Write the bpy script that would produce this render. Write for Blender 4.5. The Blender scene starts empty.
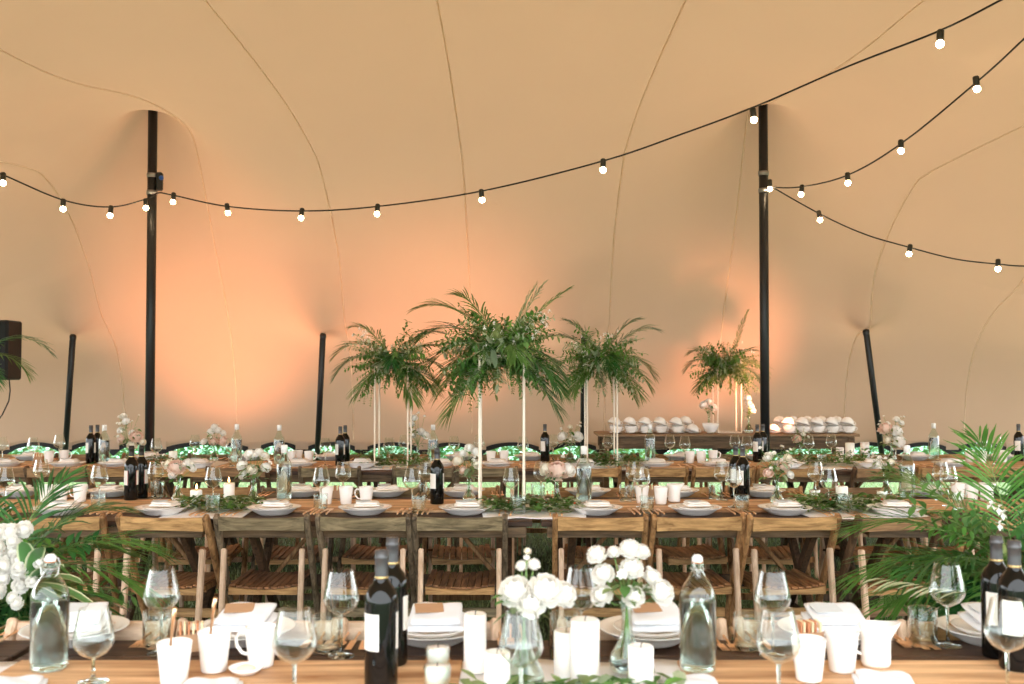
import bpy, math, random
from mathutils import Vector, Matrix
random.seed(7)
PI = math.pi
C = bpy.context.scene.collection
scene = bpy.context.scene

# ------------------------------------------------------------------ camera
CAMZ = 1.45
TH = math.atan(0.034)
cam_d = bpy.data.cameras.new('camera')
cam = bpy.data.objects.new('camera', cam_d)
C.objects.link(cam)
cam.location = (0, 0, CAMZ)
cam.rotation_euler = (PI/2 + TH, 0, 0)
cam_d.sensor_width = 36
cam_d.lens = 36*1000/1024
cam_d.clip_start = 0.05
cam_d.clip_end = 400
cam_d.dof.use_dof = True
cam_d.dof.focus_distance = 5.6
cam_d.dof.aperture_fstop = 4.5
scene.camera = cam
vs = scene.view_settings
vs.view_transform = 'Standard'
vs.look = 'None'
vs.gamma = 1
vs.use_curve_mapping = False
vs.exposure = 0.80
scene.cycles.max_bounces = 14
scene.cycles.transparent_max_bounces = 24
scene.cycles.transmission_bounces = 10
scene.cycles.diffuse_bounces = 5
scene.cycles.glossy_bounces = 5

def ray(px, py):
    u = (px-512)/1000; v = (342-py)/1000
    return Vector((u, math.cos(TH)-v*math.sin(TH), math.sin(TH)+v*math.cos(TH)))
def atY(px, py, D):                       # world point seen at pixel, at depth D
    r = ray(px, py); k = D/r.y
    return Vector((r.x*k, D, CAMZ+r.z*k))
def atZ(px, py, z):                       # world point on a horizontal plane
    r = ray(px, py); k = (z-CAMZ)/r.z
    return Vector((r.x*k, r.y*k, z))
def X(px, D): return (px-512)/1000*D/(math.cos(TH))

# ------------------------------------------------------------------ materials
M = {}
def nt(name):
    m = bpy.data.materials.new(name); m.use_nodes = True
    t = m.node_tree; t.nodes.clear(); M[name] = m
    out = t.nodes.new('ShaderNodeOutputMaterial')
    return m, t, out
def N(t, ty, **kw):
    n = t.nodes.new(ty)
    for k, v in kw.items():
        if k.startswith('_'): setattr(n, k[1:], v)
        else: n.inputs[k.replace('__', ' ')].default_value = v
    return n
def c4(c): return (c[0], c[1], c[2], 1)
def plain(name, col, rough=.5, metal=0, var=0, nscale=40, spec=.5, trans=0, ior=1.45, sss=0, bump=0, sheen=0, obvar=0):
    m, t, out = nt(name)
    b = N(t, 'ShaderNodeBsdfPrincipled', Roughness=rough, Metallic=metal, IOR=ior)
    b.inputs['Specular IOR Level'].default_value = spec
    b.inputs['Transmission Weight'].default_value = trans
    b.inputs['Base Color'].default_value = c4(col)
    if sheen: b.inputs['Sheen Weight'].default_value = sheen
    if sss:
        b.inputs['Subsurface Weight'].default_value = sss
        b.inputs['Subsurface Radius'].default_value = (.02, .015, .01)
        b.inputs['Subsurface Scale'].default_value = .5
    tc = N(t, 'ShaderNodeTexCoord')
    nz = N(t, 'ShaderNodeTexNoise', Scale=nscale, Detail=4.0)
    t.links.new(tc.outputs['Object'], nz.inputs['Vector'])
    if var:
        mx = N(t, 'ShaderNodeMix', _data_type='RGBA')
        mx.inputs[6].default_value = c4([max(0, x*(1-var)) for x in col])
        mx.inputs[7].default_value = c4([min(1, x*(1+var)) for x in col])
        t.links.new(nz.outputs['Fac'], mx.inputs[0])
        src = mx.outputs[2]
        if obvar:
            oi = N(t, 'ShaderNodeObjectInfo')
            hs = N(t, 'ShaderNodeHueSaturation')
            mr = N(t, 'ShaderNodeMapRange'); mr.inputs[3].default_value = 1-obvar; mr.inputs[4].default_value = 1+obvar
            t.links.new(oi.outputs['Random'], mr.inputs[0])
            t.links.new(mr.outputs[0], hs.inputs['Value'])
            t.links.new(src, hs.inputs['Color']); src = hs.outputs[0]
        t.links.new(src, b.inputs['Base Color'])
    if bump:
        bp = N(t, 'ShaderNodeBump', Strength=bump, Distance=.01)
        t.links.new(nz.outputs['Fac'], bp.inputs['Height'])
        t.links.new(bp.outputs[0], b.inputs['Normal'])
    t.links.new(b.outputs[0], out.inputs[0])
    return m
def wood(name, dark, light, scale=(3, 60, 60), rough=.6, obvar=.15, fine=1.0, spec=.3):
    m, t, out = nt(name)
    b = N(t, 'ShaderNodeBsdfPrincipled', Roughness=rough)
    b.inputs['Specular IOR Level'].default_value = spec
    tc = N(t, 'ShaderNodeTexCoord'); mp = N(t, 'ShaderNodeMapping'); mp.inputs['Scale'].default_value = scale
    oi = N(t, 'ShaderNodeObjectInfo')
    ad = N(t, 'ShaderNodeVectorMath', _operation='ADD')
    cx = N(t, 'ShaderNodeCombineXYZ')
    ml = N(t, 'ShaderNodeMath', _operation='MULTIPLY'); ml.inputs[1].default_value = 37.0
    t.links.new(oi.outputs['Random'], ml.inputs[0])
    t.links.new(ml.outputs[0], cx.inputs[0]); t.links.new(ml.outputs[0], cx.inputs[1])
    t.links.new(tc.outputs['Object'], mp.inputs[0])
    t.links.new(mp.outputs[0], ad.inputs[0]); t.links.new(cx.outputs[0], ad.inputs[1])
    nz = N(t, 'ShaderNodeTexNoise', Scale=1.0, Detail=6.0, Roughness=.62, Distortion=.6)
    t.links.new(ad.outputs[0], nz.inputs['Vector'])
    cr = N(t, 'ShaderNodeValToRGB')
    cr.color_ramp.elements[0].position = .32; cr.color_ramp.elements[0].color = c4(dark)
    cr.color_ramp.elements[1].position = .68; cr.color_ramp.elements[1].color = c4(light)
    t.links.new(nz.outputs['Fac'], cr.inputs[0])
    hs = N(t, 'ShaderNodeHueSaturation')
    mr = N(t, 'ShaderNodeMapRange'); mr.inputs[3].default_value = 1-obvar; mr.inputs[4].default_value = 1+obvar
    t.links.new(oi.outputs['Random'], mr.inputs[0]); t.links.new(mr.outputs[0], hs.inputs['Value'])
    t.links.new(cr.outputs[0], hs.inputs['Color']); t.links.new(hs.outputs[0], b.inputs['Base Color'])
    bp = N(t, 'ShaderNodeBump', Strength=.25*fine, Distance=.004)
    t.links.new(nz.outputs['Fac'], bp.inputs['Height']); t.links.new(bp.outputs[0], b.inputs['Normal'])
    t.links.new(b.outputs[0], out.inputs[0])
    return m
def thin_glass(name, tint=(.97, .99, .98), rough=.0, refl=1.0):
    m, t, out = nt(name)
    lw = N(t, 'ShaderNodeLayerWeight', Blend=.5)
    pw = N(t, 'ShaderNodeMath', _operation='POWER'); pw.inputs[1].default_value = 3.0
    t.links.new(lw.outputs['Facing'], pw.inputs[0])
    fr = N(t, 'ShaderNodeMath', _operation='MULTIPLY_ADD'); fr.inputs[1].default_value = .75; fr.inputs[2].default_value = .02
    t.links.new(pw.outputs[0], fr.inputs[0])
    tr = N(t, 'ShaderNodeBsdfTransparent', Color=c4(tint))
    gl = N(t, 'ShaderNodeBsdfGlossy', Roughness=.02, Color=c4((1, 1, 1)))
    mx = N(t, 'ShaderNodeMixShader')
    mt = N(t, 'ShaderNodeMath', _operation='MULTIPLY'); mt.inputs[1].default_value = refl; mt.use_clamp = True
    t.links.new(fr.outputs[0], mt.inputs[0]); t.links.new(mt.outputs[0], mx.inputs[0])
    t.links.new(tr.outputs[0], mx.inputs[1]); t.links.new(gl.outputs[0], mx.inputs[2])
    t.links.new(mx.outputs[0], out.inputs[0])
    return m
def leafmat(name, col, col2, trans=.35, rough=.45):
    m, t, out = nt(name)
    tc = N(t, 'ShaderNodeTexCoord'); nz = N(t, 'ShaderNodeTexNoise', Scale=9.0, Detail=3.0)
    t.links.new(tc.outputs['Object'], nz.inputs['Vector'])
    mx = N(t, 'ShaderNodeMix', _data_type='RGBA')
    mx.inputs[6].default_value = c4(col); mx.inputs[7].default_value = c4(col2)
    mr = N(t, 'ShaderNodeMapRange'); mr.inputs[1].default_value = .35; mr.inputs[2].default_value = .65
    t.links.new(nz.outputs['Fac'], mr.inputs[0]); t.links.new(mr.outputs[0], mx.inputs[0])
    b = N(t, 'ShaderNodeBsdfPrincipled', Roughness=rough)
    b.inputs['Specular IOR Level'].default_value = .35
    tl = N(t, 'ShaderNodeBsdfTranslucent')
    t.links.new(mx.outputs[2], b.inputs['Base Color']); t.links.new(mx.outputs[2], tl.inputs[0])
    ms = N(t, 'ShaderNodeMixShader'); ms.inputs[0].default_value = trans
    t.links.new(b.outputs[0], ms.inputs[1]); t.links.new(tl.outputs[0], ms.inputs[2])
    t.links.new(ms.outputs[0], out.inputs[0])
    return m
def emit(name, col, s):
    m, t, out = nt(name)
    e = N(t, 'ShaderNodeEmission', Color=c4(col), Strength=s)
    t.links.new(e.outputs[0], out.inputs[0]); return m

# tent cloth: warm tan canvas, lets some daylight through
m, t, out = nt('canvas')
tc = N(t, 'ShaderNodeTexCoord'); nz = N(t, 'ShaderNodeTexNoise', Scale=1.4, Detail=5.0)
t.links.new(tc.outputs['Object'], nz.inputs['Vector'])
mx = N(t, 'ShaderNodeMix', _data_type='RGBA')
mx.inputs[6].default_value = (.58, .44, .335, 1); mx.inputs[7].default_value = (.64, .495, .38, 1)
t.links.new(nz.outputs['Fac'], mx.inputs[0])
nz2 = N(t, 'ShaderNodeTexNoise', Scale=260.0, Detail=2.0)
t.links.new(tc.outputs['Object'], nz2.inputs['Vector'])
bp = N(t, 'ShaderNodeBump', Strength=.15, Distance=.003)
t.links.new(nz2.outputs['Fac'], bp.inputs['Height'])
d = N(t, 'ShaderNodeBsdfDiffuse', Roughness=.4); tl = N(t, 'ShaderNodeBsdfTranslucent')
t.links.new(mx.outputs[2], d.inputs[0]); t.links.new(bp.outputs[0], d.inputs['Normal'])
tl.inputs[0].default_value = (.70, .55, .405, 1)
ms = N(t, 'ShaderNodeMixShader'); ms.inputs[0].default_value = .30
t.links.new(d.outputs[0], ms.inputs[1]); t.links.new(tl.outputs[0], ms.inputs[2]); t.links.new(ms.outputs[0], out.inputs[0])

leafmat('seam', (.92, .80, .64), (.95, .84, .70), trans=.62, rough=.7)
leafmat('patch', (.66, .52, .40), (.70, .55, .42), trans=.4, rough=.7)
plain('webbing', (.012, .012, .014), .7)
plain('black_metal', (.012, .013, .014), .4, var=.3)
plain('speaker_black', (.006, .006, .007), .55, var=.2)
plain('grille_black', (.008, .008, .009), .5, metal=.4, var=.5, nscale=300)
wood('honey', (.12, .055, .02), (.48, .26, .11), scale=(50, 50, 6))
wood('honey_seat', (.09, .035, .014), (.46, .23, .10), scale=(40, 5, 40))
wood('honey_rail', (.20, .10, .035), (.58, .34, .14), scale=(6, 50, 50))
wood('grey', (.05, .035, .022), (.26, .19, .12), scale=(50, 50, 6))
wood('grey_seat', (.07, .03, .014), (.36, .18, .085), scale=(40, 5, 40))
wood('grey_rail', (.08, .06, .03), (.33, .25, .14), scale=(6, 50, 50))
wood('umber', (.035, .02, .012), (.15, .085, .045), scale=(50, 50, 6))
wood('umber_rail', (.16, .085, .04), (.36, .21, .1), scale=(6, 50, 50))
wood('pale_leg', (.42, .27, .17), (.74, .55, .40), scale=(50, 50, 6))
wood('pale_rail', (.50, .33, .21), (.78, .60, .45), scale=(6, 50, 50))
wood('dark_plank', (.02, .010, .006), (.10, .05, .028), scale=(3, 40, 40), rough=.5)
wood('apron_wood', (.05, .032, .018), (.22, .14, .075), scale=(4, 50, 50))
wood('orange_plank', (.28, .12, .045), (.86, .56, .31), scale=(1.6, 17, 17), rough=.55, fine=.6, obvar=.06)
wood('sideboard_wood', (.16, .09, .045), (.40, .26, .14), scale=(3, 40, 40))
thin_glass('glass', refl=1.5)
thin_glass('tumbler_glass', (.95, .985, .975), refl=2.0)
plain('foot_glass', (.85, .95, .92), .02, trans=1, ior=1.45)
thin_glass('bottle_glass', (.93, .97, .95), refl=1.5)
plain('water', (.93, .98, .97), .0, trans=1, ior=1.33)
plain('wine_glass_dark', (.003, .003, .003), .05, spec=.45)
plain('foil', (.10, .10, .105), .35, metal=.5)
plain('foil_dark', (.03, .025, .02), .35, metal=.4)
plain('gold_band', (.55, .4, .18), .35, metal=.8)
plain('label_paper', (.78, .75, .70), .6, var=.06, nscale=90)
plain('label_red', (.35, .05, .04), .6)
plain('ceramic', (.92, .90, .87), .22, var=.02)
plain('plate_rim', (.72, .72, .70), .25, var=.04)
plain('stopper', (.82, .82, .80), .3)
plain('rubber', (.6, .25, .12), .6)
plain('wire', (.6, .6, .58), .3, metal=.9)
plain('napkin', (.88, .83, .78), .85, var=.05, nscale=30, bump=.2)
plain('napkin_cool', (.80, .82, .86), .85, var=.05, nscale=30, bump=.2)
plain('card_grey', (.62, .66, .68), .7, var=.05)
plain('kraft', (.46, .27, .15), .8, var=.1)
plain('wax', (.94, .91, .86), .45, var=.03, sss=.25)
plain('wick', (.03, .02, .02), .8)
emit('flame', (1.0, .55, .18), 14)
plain('copper', (.96, .66, .42), .30, metal=1)
plain('cloth', (.82, .80, .80), .85, var=.04, nscale=18, bump=.2)
plain('butter', (.90, .78, .50), .5)
plain('stand_white', (.85, .74, .60), .35, var=.03)
plain('cable_black', (.015, .014, .013), .5)
plain('socket', (.03, .027, .02), .45)
emit('bulb', (1.0, .72, .42), 30)
plain('clamp_blue', (.03, .12, .5), .4)
plain('steel', (.35, .35, .35), .35, metal=.8)
leafmat('palm_green', (.07, .16, .03), (.17, .31, .08))
leafmat('palm_deep', (.022, .10, .03), (.06, .20, .045), trans=.25, rough=.3)
leafmat('palm_fresh', (.06, .20, .03), (.16, .36, .07), rough=.3)
leafmat('sage', (.32, .42, .25), (.55, .62, .42))
leafmat('leaf_green', (.05, .15, .03), (.15, .30, .08))
leafmat('leaf_olive', (.13, .19, .06), (.27, .35, .13))
leafmat('cream_leaf', (.62, .66, .40), (.75, .76, .55))
leafmat('stem_green', (.12, .24, .06), (.20, .32, .10), trans=0)
leafmat('monstera', (.008, .05, .018), (.02, .12, .035), trans=.15, rough=.15)
leafmat('petal_white', (.93, .91, .86), (.96, .95, .92), trans=.3, rough=.6)
leafmat('petal_blush', (.90, .68, .58), (.94, .80, .70), trans=.3, rough=.6)
leafmat('petal_cream', (.90, .84, .70), (.94, .90, .80), trans=.3, rough=.6)
leafmat('berry', (.45, .05, .02), (.6, .12, .05), trans=0)
leafmat('hedge_leaf', (.16, .42, .28), (.55, .80, .66), trans=.35)
leafmat('grass_blade', (.10, .18, .06), (.30, .40, .19), trans=.3)
# lawn
m, t, out = nt('lawn')
tc = N(t, 'ShaderNodeTexCoord')
n1 = N(t, 'ShaderNodeTexNoise', Scale=2.2, Detail=6.0, Roughness=.7); n2 = N(t, 'ShaderNodeTexNoise', Scale=60.0, Detail=5.0, Roughness=.8)
t.links.new(tc.outputs['Object'], n1.inputs['Vector']); t.links.new(tc.outputs['Object'], n2.inputs['Vector'])
cr = N(t, 'ShaderNodeValToRGB'); e = cr.color_ramp.elements
e[0].position = .38; e[0].color = (.02, .03, .012, 1); e[1].position = .62; e[1].color = (.17, .25, .13, 1)
t.links.new(n2.outputs['Fac'], cr.inputs[0])
mx = N(t, 'ShaderNodeMix', _data_type='RGBA'); mx.inputs[7].default_value = (.07, .055, .03, 1)
mr = N(t, 'ShaderNodeMapRange'); mr.inputs[1].default_value = .5; mr.inputs[2].default_value = .75; mr.inputs[4].default_value = .6
t.links.new(n1.outputs['Fac'], mr.inputs[0]); t.links.new(mr.outputs[0], mx.inputs[0]); t.links.new(cr.outputs[0], mx.inputs[6])
b = N(t, 'ShaderNodeBsdfPrincipled', Roughness=.9); b.inputs['Specular IOR Level'].default_value = .1
bp = N(t, 'ShaderNodeBump', Strength=1.0, Distance=.03); t.links.new(n2.outputs['Fac'], bp.inputs['Height'])
t.links.new(mx.outputs[2], b.inputs['Base Color']); t.links.new(bp.outputs[0], b.inputs['Normal']); t.links.new(b.outputs[0], out.inputs[0])
# variegated leaf: cream margins
m, t, out = nt('variegated')
uv = N(t, 'ShaderNodeAttribute', _attribute_name='edge')
mx = N(t, 'ShaderNodeMix', _data_type='RGBA'); mx.inputs[6].default_value = (.08, .22, .06, 1); mx.inputs[7].default_value = (.72, .76, .50, 1)
mr = N(t, 'ShaderNodeMapRange'); mr.inputs[1].default_value = .45; mr.inputs[2].default_value = .75
t.links.new(uv.outputs['Fac'], mr.inputs[0]); t.links.new(mr.outputs[0], mx.inputs[0])
b = N(t, 'ShaderNodeBsdfPrincipled', Roughness=.4); t.links.new(mx.outputs[2], b.inputs['Base Color']); t.links.new(b.outputs[0], out.inputs[0])

# ------------------------------------------------------------------ mesh builder
class MB:
    def __init__(s): s.v = []; s.f = []; s.mi = []; s.mats = []; s.cur = 0; s.smooth = []; s.edge = None
    def mat(s, n):
        if n not in s.mats: s.mats.append(n)
        s.cur = s.mats.index(n); return s
    def add(s, vs, fs, smooth=False):
        b = len(s.v); s.v += [tuple(v) for v in vs]
        for f in fs: s.f.append(tuple(b+i for i in f)); s.mi.append(s.cur); s.smooth.append(smooth)
    def box(s, c, d, R=None):
        hx, hy, hz = d[0]/2, d[1]/2, d[2]/2; c = Vector(c)
        vs = [Vector((x*hx, y*hy, z*hz)) for z in (-1, 1) for y in (-1, 1) for x in (-1, 1)]
        if R is not None: vs = [R @ v for v in vs]
        s.add([c+v for v in vs], [(0, 2, 3, 1), (4, 5, 7, 6), (0, 1, 5, 4), (2, 6, 7, 3), (0, 4, 6, 2), (1, 3, 7, 5)])
    def rbox(s, c, d, bev=.004, R=None):
        # box with chamfered edges
        hx, hy, hz = d[0]/2, d[1]/2, d[2]/2; b = min(bev, hx*.9, hy*.9, hz*.9); c = Vector(c)
        vs = []; idx = {}
        for sx in (-1, 1):
            for sy in (-1, 1):
                for sz in (-1, 1):
                    for a in range(3):
                        p = [sx*(hx-b), sy*(hy-b), sz*(hz-b)]
                        p[a] = (sx*hx, sy*hy, sz*hz)[a]
                        idx[(sx, sy, sz, a)] = len(vs); v = Vector(p)
                        vs.append(c + (R @ v if R is not None else v))
        F = []
        def q(l, n):
            a, b_, c_ = (Vector(vs[i]) for i in l[:3])
            nn = (b_-a).cross(c_-b_)
            if R is not None: n = R @ Vector(n)
            F.append(tuple(l) if nn.dot(Vector(n)) > 0 else tuple(reversed(l)))
        for a in range(3):
            o1, o2 = (a+1) % 3, (a+2) % 3
            for sg in (-1, 1):
                l = []
                for (p, q_) in ((-1, -1), (1, -1), (1, 1), (-1, 1)):
                    k = [0, 0, 0]; k[a] = sg; k[o1] = p; k[o2] = q_; l.append(idx[(k[0], k[1], k[2], a)])
                n = [0, 0, 0]; n[a] = sg; q(l, n)
            for p in (-1, 1):
                for q_ in (-1, 1):
                    l = []
                    for (sg, ax) in ((-1, o1), (1, o1), (1, o2), (-1, o2)):
                        k = [0, 0, 0]; k[a] = sg; k[o1] = p; k[o2] = q_; l.append(idx[(k[0], k[1], k[2], ax)])
                    n = [0, 0, 0]; n[o1] = p; n[o2] = q_; q(l, n)
        for sx in (-1, 1):
            for sy in (-1, 1):
                for sz in (-1, 1):
                    q([idx[(sx, sy, sz, a)] for a in range(3)], (sx, sy, sz))
        s.add(vs, F)
    def bar(s, a, b, w, h, up=(0, 1, 0), bev=.004):   # rounded bar from a to b; w across, h along 'up'
        a = Vector(a); b = Vector(b); z = (b-a).normalized(); u = Vector(up); u = (u - z*u.dot(z)).normalized(); x = u.cross(z)
        R = Matrix((x, u, z)).transposed()
        s.rbox((a+b)/2, (w, h, (b-a).length), bev, R)
    def lathe(s, prof, n=24, c=(0, 0, 0), cap0=False, cap1=False, smooth=True, sx=1, sy=1):
        vs = []; fs = []
        for (r, z) in prof:
            for k in range(n):
                a = 2*PI*k/n; vs.append((c[0]+r*math.cos(a)*sx, c[1]+r*math.sin(a)*sy, c[2]+z))
        for i in range(len(prof)-1):
            for k in range(n):
                k2 = (k+1) % n; fs.append((i*n+k, i*n+k2, (i+1)*n+k2, (i+1)*n+k))
        if cap0: fs.append(tuple(reversed(range(n))))
        if cap1: fs.append(tuple(range((len(prof)-1)*n, len(prof)*n)))
        s.add(vs, fs, smooth)
    def tube(s, pts, r, n=8, caps=True):
        pts = [Vector(p) for p in pts]; vs = []; fs = []; prev = None
        rs = r if isinstance(r, (list, tuple)) else [r]*len(pts)
        for i, p in enumerate(pts):
            d = (pts[min(i+1, len(pts)-1)]-pts[max(i-1, 0)]).normalized()
            if prev is None:
                u = d.cross(Vector((0, 0, 1)));
                if u.length < .05: u = d.cross(Vector((1, 0, 0)))
                u.normalize()
            else: u = (prev - d*prev.dot(d)).normalized()
            prev = u; w = d.cross(u)
            for k in range(n):
                a = 2*PI*k/n; vs.append(p+(u*math.cos(a)+w*math.sin(a))*rs[i])
        for i in range(len(pts)-1):
            for k in range(n):
                k2 = (k+1) % n; fs.append((i*n+k, i*n+k2, (i+1)*n+k2, (i+1)*n+k))
        if caps: fs.append(tuple(reversed(range(n)))); fs.append(tuple(range((len(pts)-1)*n, len(pts)*n)))
        s.add(vs, fs, True)
    def sphere(s, c, r, n=10, m=6, sz=1):
        prof = [(r*math.sin(PI*i/m)+1e-5, -r*math.cos(PI*i/m)*sz) for i in range(m+1)]
        s.lathe(prof, n, c)
    def leaf(s, p, d, L, W, up=None, droop=.2, seg=3, fold=.25):
        # a pointed leaf with a centre fold
        p = Vector(p); d = Vector(d).normalized()
        if up is None: up = Vector((0, 0, 1))
        sd = d.cross(up)
        if sd.length < .05: sd = d.cross(Vector((1, 0.2, 0)))
        sd.normalize(); nrm = sd.cross(d)
        vs = []; fs = []
        for i in range(seg+1):
            t_ = i/seg; w = W*.5*math.sin(PI*min(1, t_*.86+.07))**.8 if 0 < i < seg else W*.03
            q = p + d*(L*t_) - Vector((0, 0, 1))*(droop*L*t_*t_)
            vs += [q-sd*w+nrm*w*fold*1.5, q, q+sd*w+nrm*w*fold*1.5]
        for i in range(seg):
            a = i*3; fs += [(a, a+1, a+4, a+3), (a+1, a+2, a+5, a+4)]
        s.add(vs, fs, True)
    def build(s, name, parent=None, mats=None):
        me = bpy.data.meshes.new(name); me.from_pydata(s.v, [], s.f)
        for n in s.mats: me.materials.append(M[n])
        me.polygons.foreach_set('material_index', s.mi); me.polygons.foreach_set('use_smooth', s.smooth)
        if s.edge is not None:
            at = me.attributes.new('edge', 'FLOAT', 'POINT'); at.data.foreach_set('value', s.edge)
        me.update()
        o = bpy.data.objects.new(name, me); C.objects.link(o)
        if parent is not None: o.parent = parent
        return o
def new(mat): return MB().mat(mat)
def empty(name, loc=(0, 0, 0), rz=0):
    o = bpy.data.objects.new(name, None); C.objects.link(o); o.location = loc; o.rotation_euler = (0, 0, rz)
    o.empty_display_size = .05; return o
def tag(o, label, cat, group=None, kind=None):
    o['label'] = label; o['category'] = cat
    if group: o['group'] = group
    if kind: o['kind'] = kind
    return o
def kids(o): return list(o.children)
def copy_tree(o, parent=None, swap=None):
    c = o.copy(); C.objects.link(c); c.parent = parent
    for ch in KIDS.get(o.name, ()): copy_tree(ch, c)
    return c
KIDS = {}
PROTO = {}
def place(kind, loc, rz=0, sc=1.0):
    """first call builds the thing, later ones copy it and every part of it"""
    if kind not in PROTO:
        r = BUILD[kind](); PROTO[kind] = r
        def reg(o):
            KIDS[o.name] = [c for c in bpy.data.objects if c.parent == o]
            for c in KIDS[o.name]: reg(c)
        reg(r)
    else:
        r = copy_tree(PROTO[kind])
        KIDS[r.name] = [c for c in bpy.data.objects if False]
    r.location = loc; r.rotation_euler = (0, 0, rz); r.scale = (sc, sc, sc)
    return r
ORD = 'first second third fourth fifth sixth seventh eighth ninth tenth eleventh twelfth thirteenth fourteenth fifteenth sixteenth seventeenth eighteenth nineteenth twentieth'.split()
ORD += ['twenty-'+w for w in ORD[:9]] + ['thirtieth'] + ['thirty-'+w for w in ORD[:9]] + ['fortieth'] + ['forty-'+w for w in ORD[:9]] + ['fiftieth'] + ['fifty-'+w for w in ORD[:9]]
REG = []
def reg(o, phrase, cat, area, px, group):
    REG.append((o, phrase, cat, area, px, group)); return o
def finish_labels():
    fam = {}
    for r in REG: fam.setdefault((r[1], r[3]), []).append(r)
    for (ph, ar), l in fam.items():
        l.sort(key=lambda r: r[4]); n = len(l)
        for i, (o, _, cat, _, _, g) in enumerate(l):
            if n == 1: lab = f'{ph} {ar}'
            elif n == 2: lab = f'{ph} {ar}, the {"left" if i == 0 else "right"} one of two'
            elif i == 0: lab = f'{ph} {ar}, leftmost of {n if n > 9 else ["three","four","five","six","seven","eight","nine"][n-3]}'
            elif i == n-1: lab = f'{ph} {ar}, rightmost one'
            else: lab = f'{ph} {ar}, {ORD[i]} from the left'
            tag(o, lab, cat, g)

# ------------------------------------------------------------------ the tent
PROF = [(10.75, .62), (10.74, 1.0), (10.64, 1.5), (10.42, 1.98), (10.0, 2.45), (9.3, 2.95), (8.4, 3.42), (7.4, 3.78), (6.4, 4.0), (5.2, 4.12), (3.6, 4.12), (2.2, 3.95), (.9, 3.72), (-.1, 3.45)]
CUM = [0]
for i in range(1, len(PROF)): CUM.append(CUM[-1]+math.dist(PROF[i], PROF[i-1]))
LEN = CUM[-1]
def prof(s_):
    s_ = max(0, min(LEN-1e-6, s_))
    i = max(k for k in range(len(CUM)-1) if CUM[k] <= s_)
    t_ = (s_-CUM[i])/(CUM[i+1]-CUM[i])
    P = [PROF[max(0, min(len(PROF)-1, i+k))] for k in (-1, 0, 1, 2)]
    r = []
    for a in (0, 1):
        p0, p1, p2, p3 = (p[a] for p in P)
        r.append(.5*(2*p1+(p2-p0)*t_+(2*p0-5*p1+4*p2-p3)*t_*t_+(3*p1-p0-3*p2+p3)*t_**3))
    return r
DIPS = [-330, -270, -210, -155, -100, -50, 6, 68, 115, 162, 256, 303, 362, 424, 480, 545, 602, 660, 722, 778, 840, 895, 950, 1010, 1070, 1130, 1190, 1260, 1330]
DX = [X(p, 10.75) for p in DIPS]
def scallop(x):
    for a, b_ in zip(DX, DX[1:]):
        if a <= x < b_:
            t_ = (x-a)/(b_-a); return .10*(1-(2*t_-1)**2)**.8
    return .05
def base(x, s_):
    y, z = prof(s_)
    k = abs(x)/3.4
    sd = .10*k**2.3
    sd = min(sd, .70)
    sd *= min(1, s_/2.5)
    z = .62+(z-.62)*(1-sd)
    z += .25*math.exp(-((x+3.3)/1.1)**2-((s_-4.1)/.85)**2)+.18*math.exp(-((x-2.31)/1.1)**2-((s_-4.1)/.85)**2)
    if s_ < .5: z += scallop(x)*(1-s_/.5)
    return Vector((x, y, z))
def find(x, y, z):
    best = min((((base(x, k*LEN/400)-Vector((x, y, z))).length, k*LEN/400) for k in range(400)))
    return best[1]
POLES_BIG = [atY(153, 101, 9.2), atY(763, 97, 9.2)]
POLES_SMALL = [atY(73, 334, 10.0), atY(323, 333, 10.0), atY(584, 334, 10.0), atY(866, 329, 9.95)]
PINS = []
for p in POLES_BIG:
    s0 = min(((abs(base(p.x, k*LEN/400).y-p.y), k*LEN/400) for k in range(60, 400)))[1]
    PINS.append((p.x, s0, p-base(p.x, s0), .62, .16, 1.0))
for p in POLES_SMALL:
    s0 = find(p.x, p.y+.15, p.z+.1)
    PINS.append((p.x, s0, p+Vector((0,-.03,.02))-base(p.x, s0), .30, .04, 1.0))
def tent(x, s_):
    p = base(x, s_); q = Vector(p)
    for (px_, s0, dv, fall, rnd, _) in PINS:
        r = math.hypot(x-px_, s_-s0)
        r = math.sqrt(r*r+rnd*rnd)-rnd
        q += dv*math.exp(-r/fall)
    return q
def grade(a, b_, n, pins, tight):
    xs = [a+(b_-a)*i/n for i in range(n+1)]
    for p in pins:
        for k in range(-14, 15): xs.append(p+tight*k*abs(k)**.6*.12)
    xs = sorted(x for x in xs if a <= x <= b_); o = [xs[0]]
    for x in xs:
        if x-o[-1] > .018: o.append(x)
    return o
TGT = [base(q[0], q[1])+q[2] for q in PINS]
PINS = [list(q) for q in PINS]
for _ in range(8):
    for q, T in zip(PINS, TGT): q[2] = q[2]+(T-tent(q[0], q[1]))
xs = grade(-7.4, 7.4, 190, [p[0] for p in PINS], .25)
ss = grade(0, LEN, 110, [PINS[0][1], PINS[2][1]], .25)
mb = new('canvas')
for s_ in ss:
    for x in xs: mb.v.append(tuple(tent(x, s_)))
nx = len(xs)
for j in range(len(ss)-1):
    for i in range(nx-1):
        mb.f.append((j*nx+i, j*nx+i+1, (j+1)*nx+i+1, (j+1)*nx+i)); mb.mi.append(0); mb.smooth.append(True)
tentob = mb.build('ceiling'); tentob['kind'] = 'structure'
sm = tentob.modifiers.new('thick', 'SOLIDIFY'); sm.thickness = .004; sm.offset = 1
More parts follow.
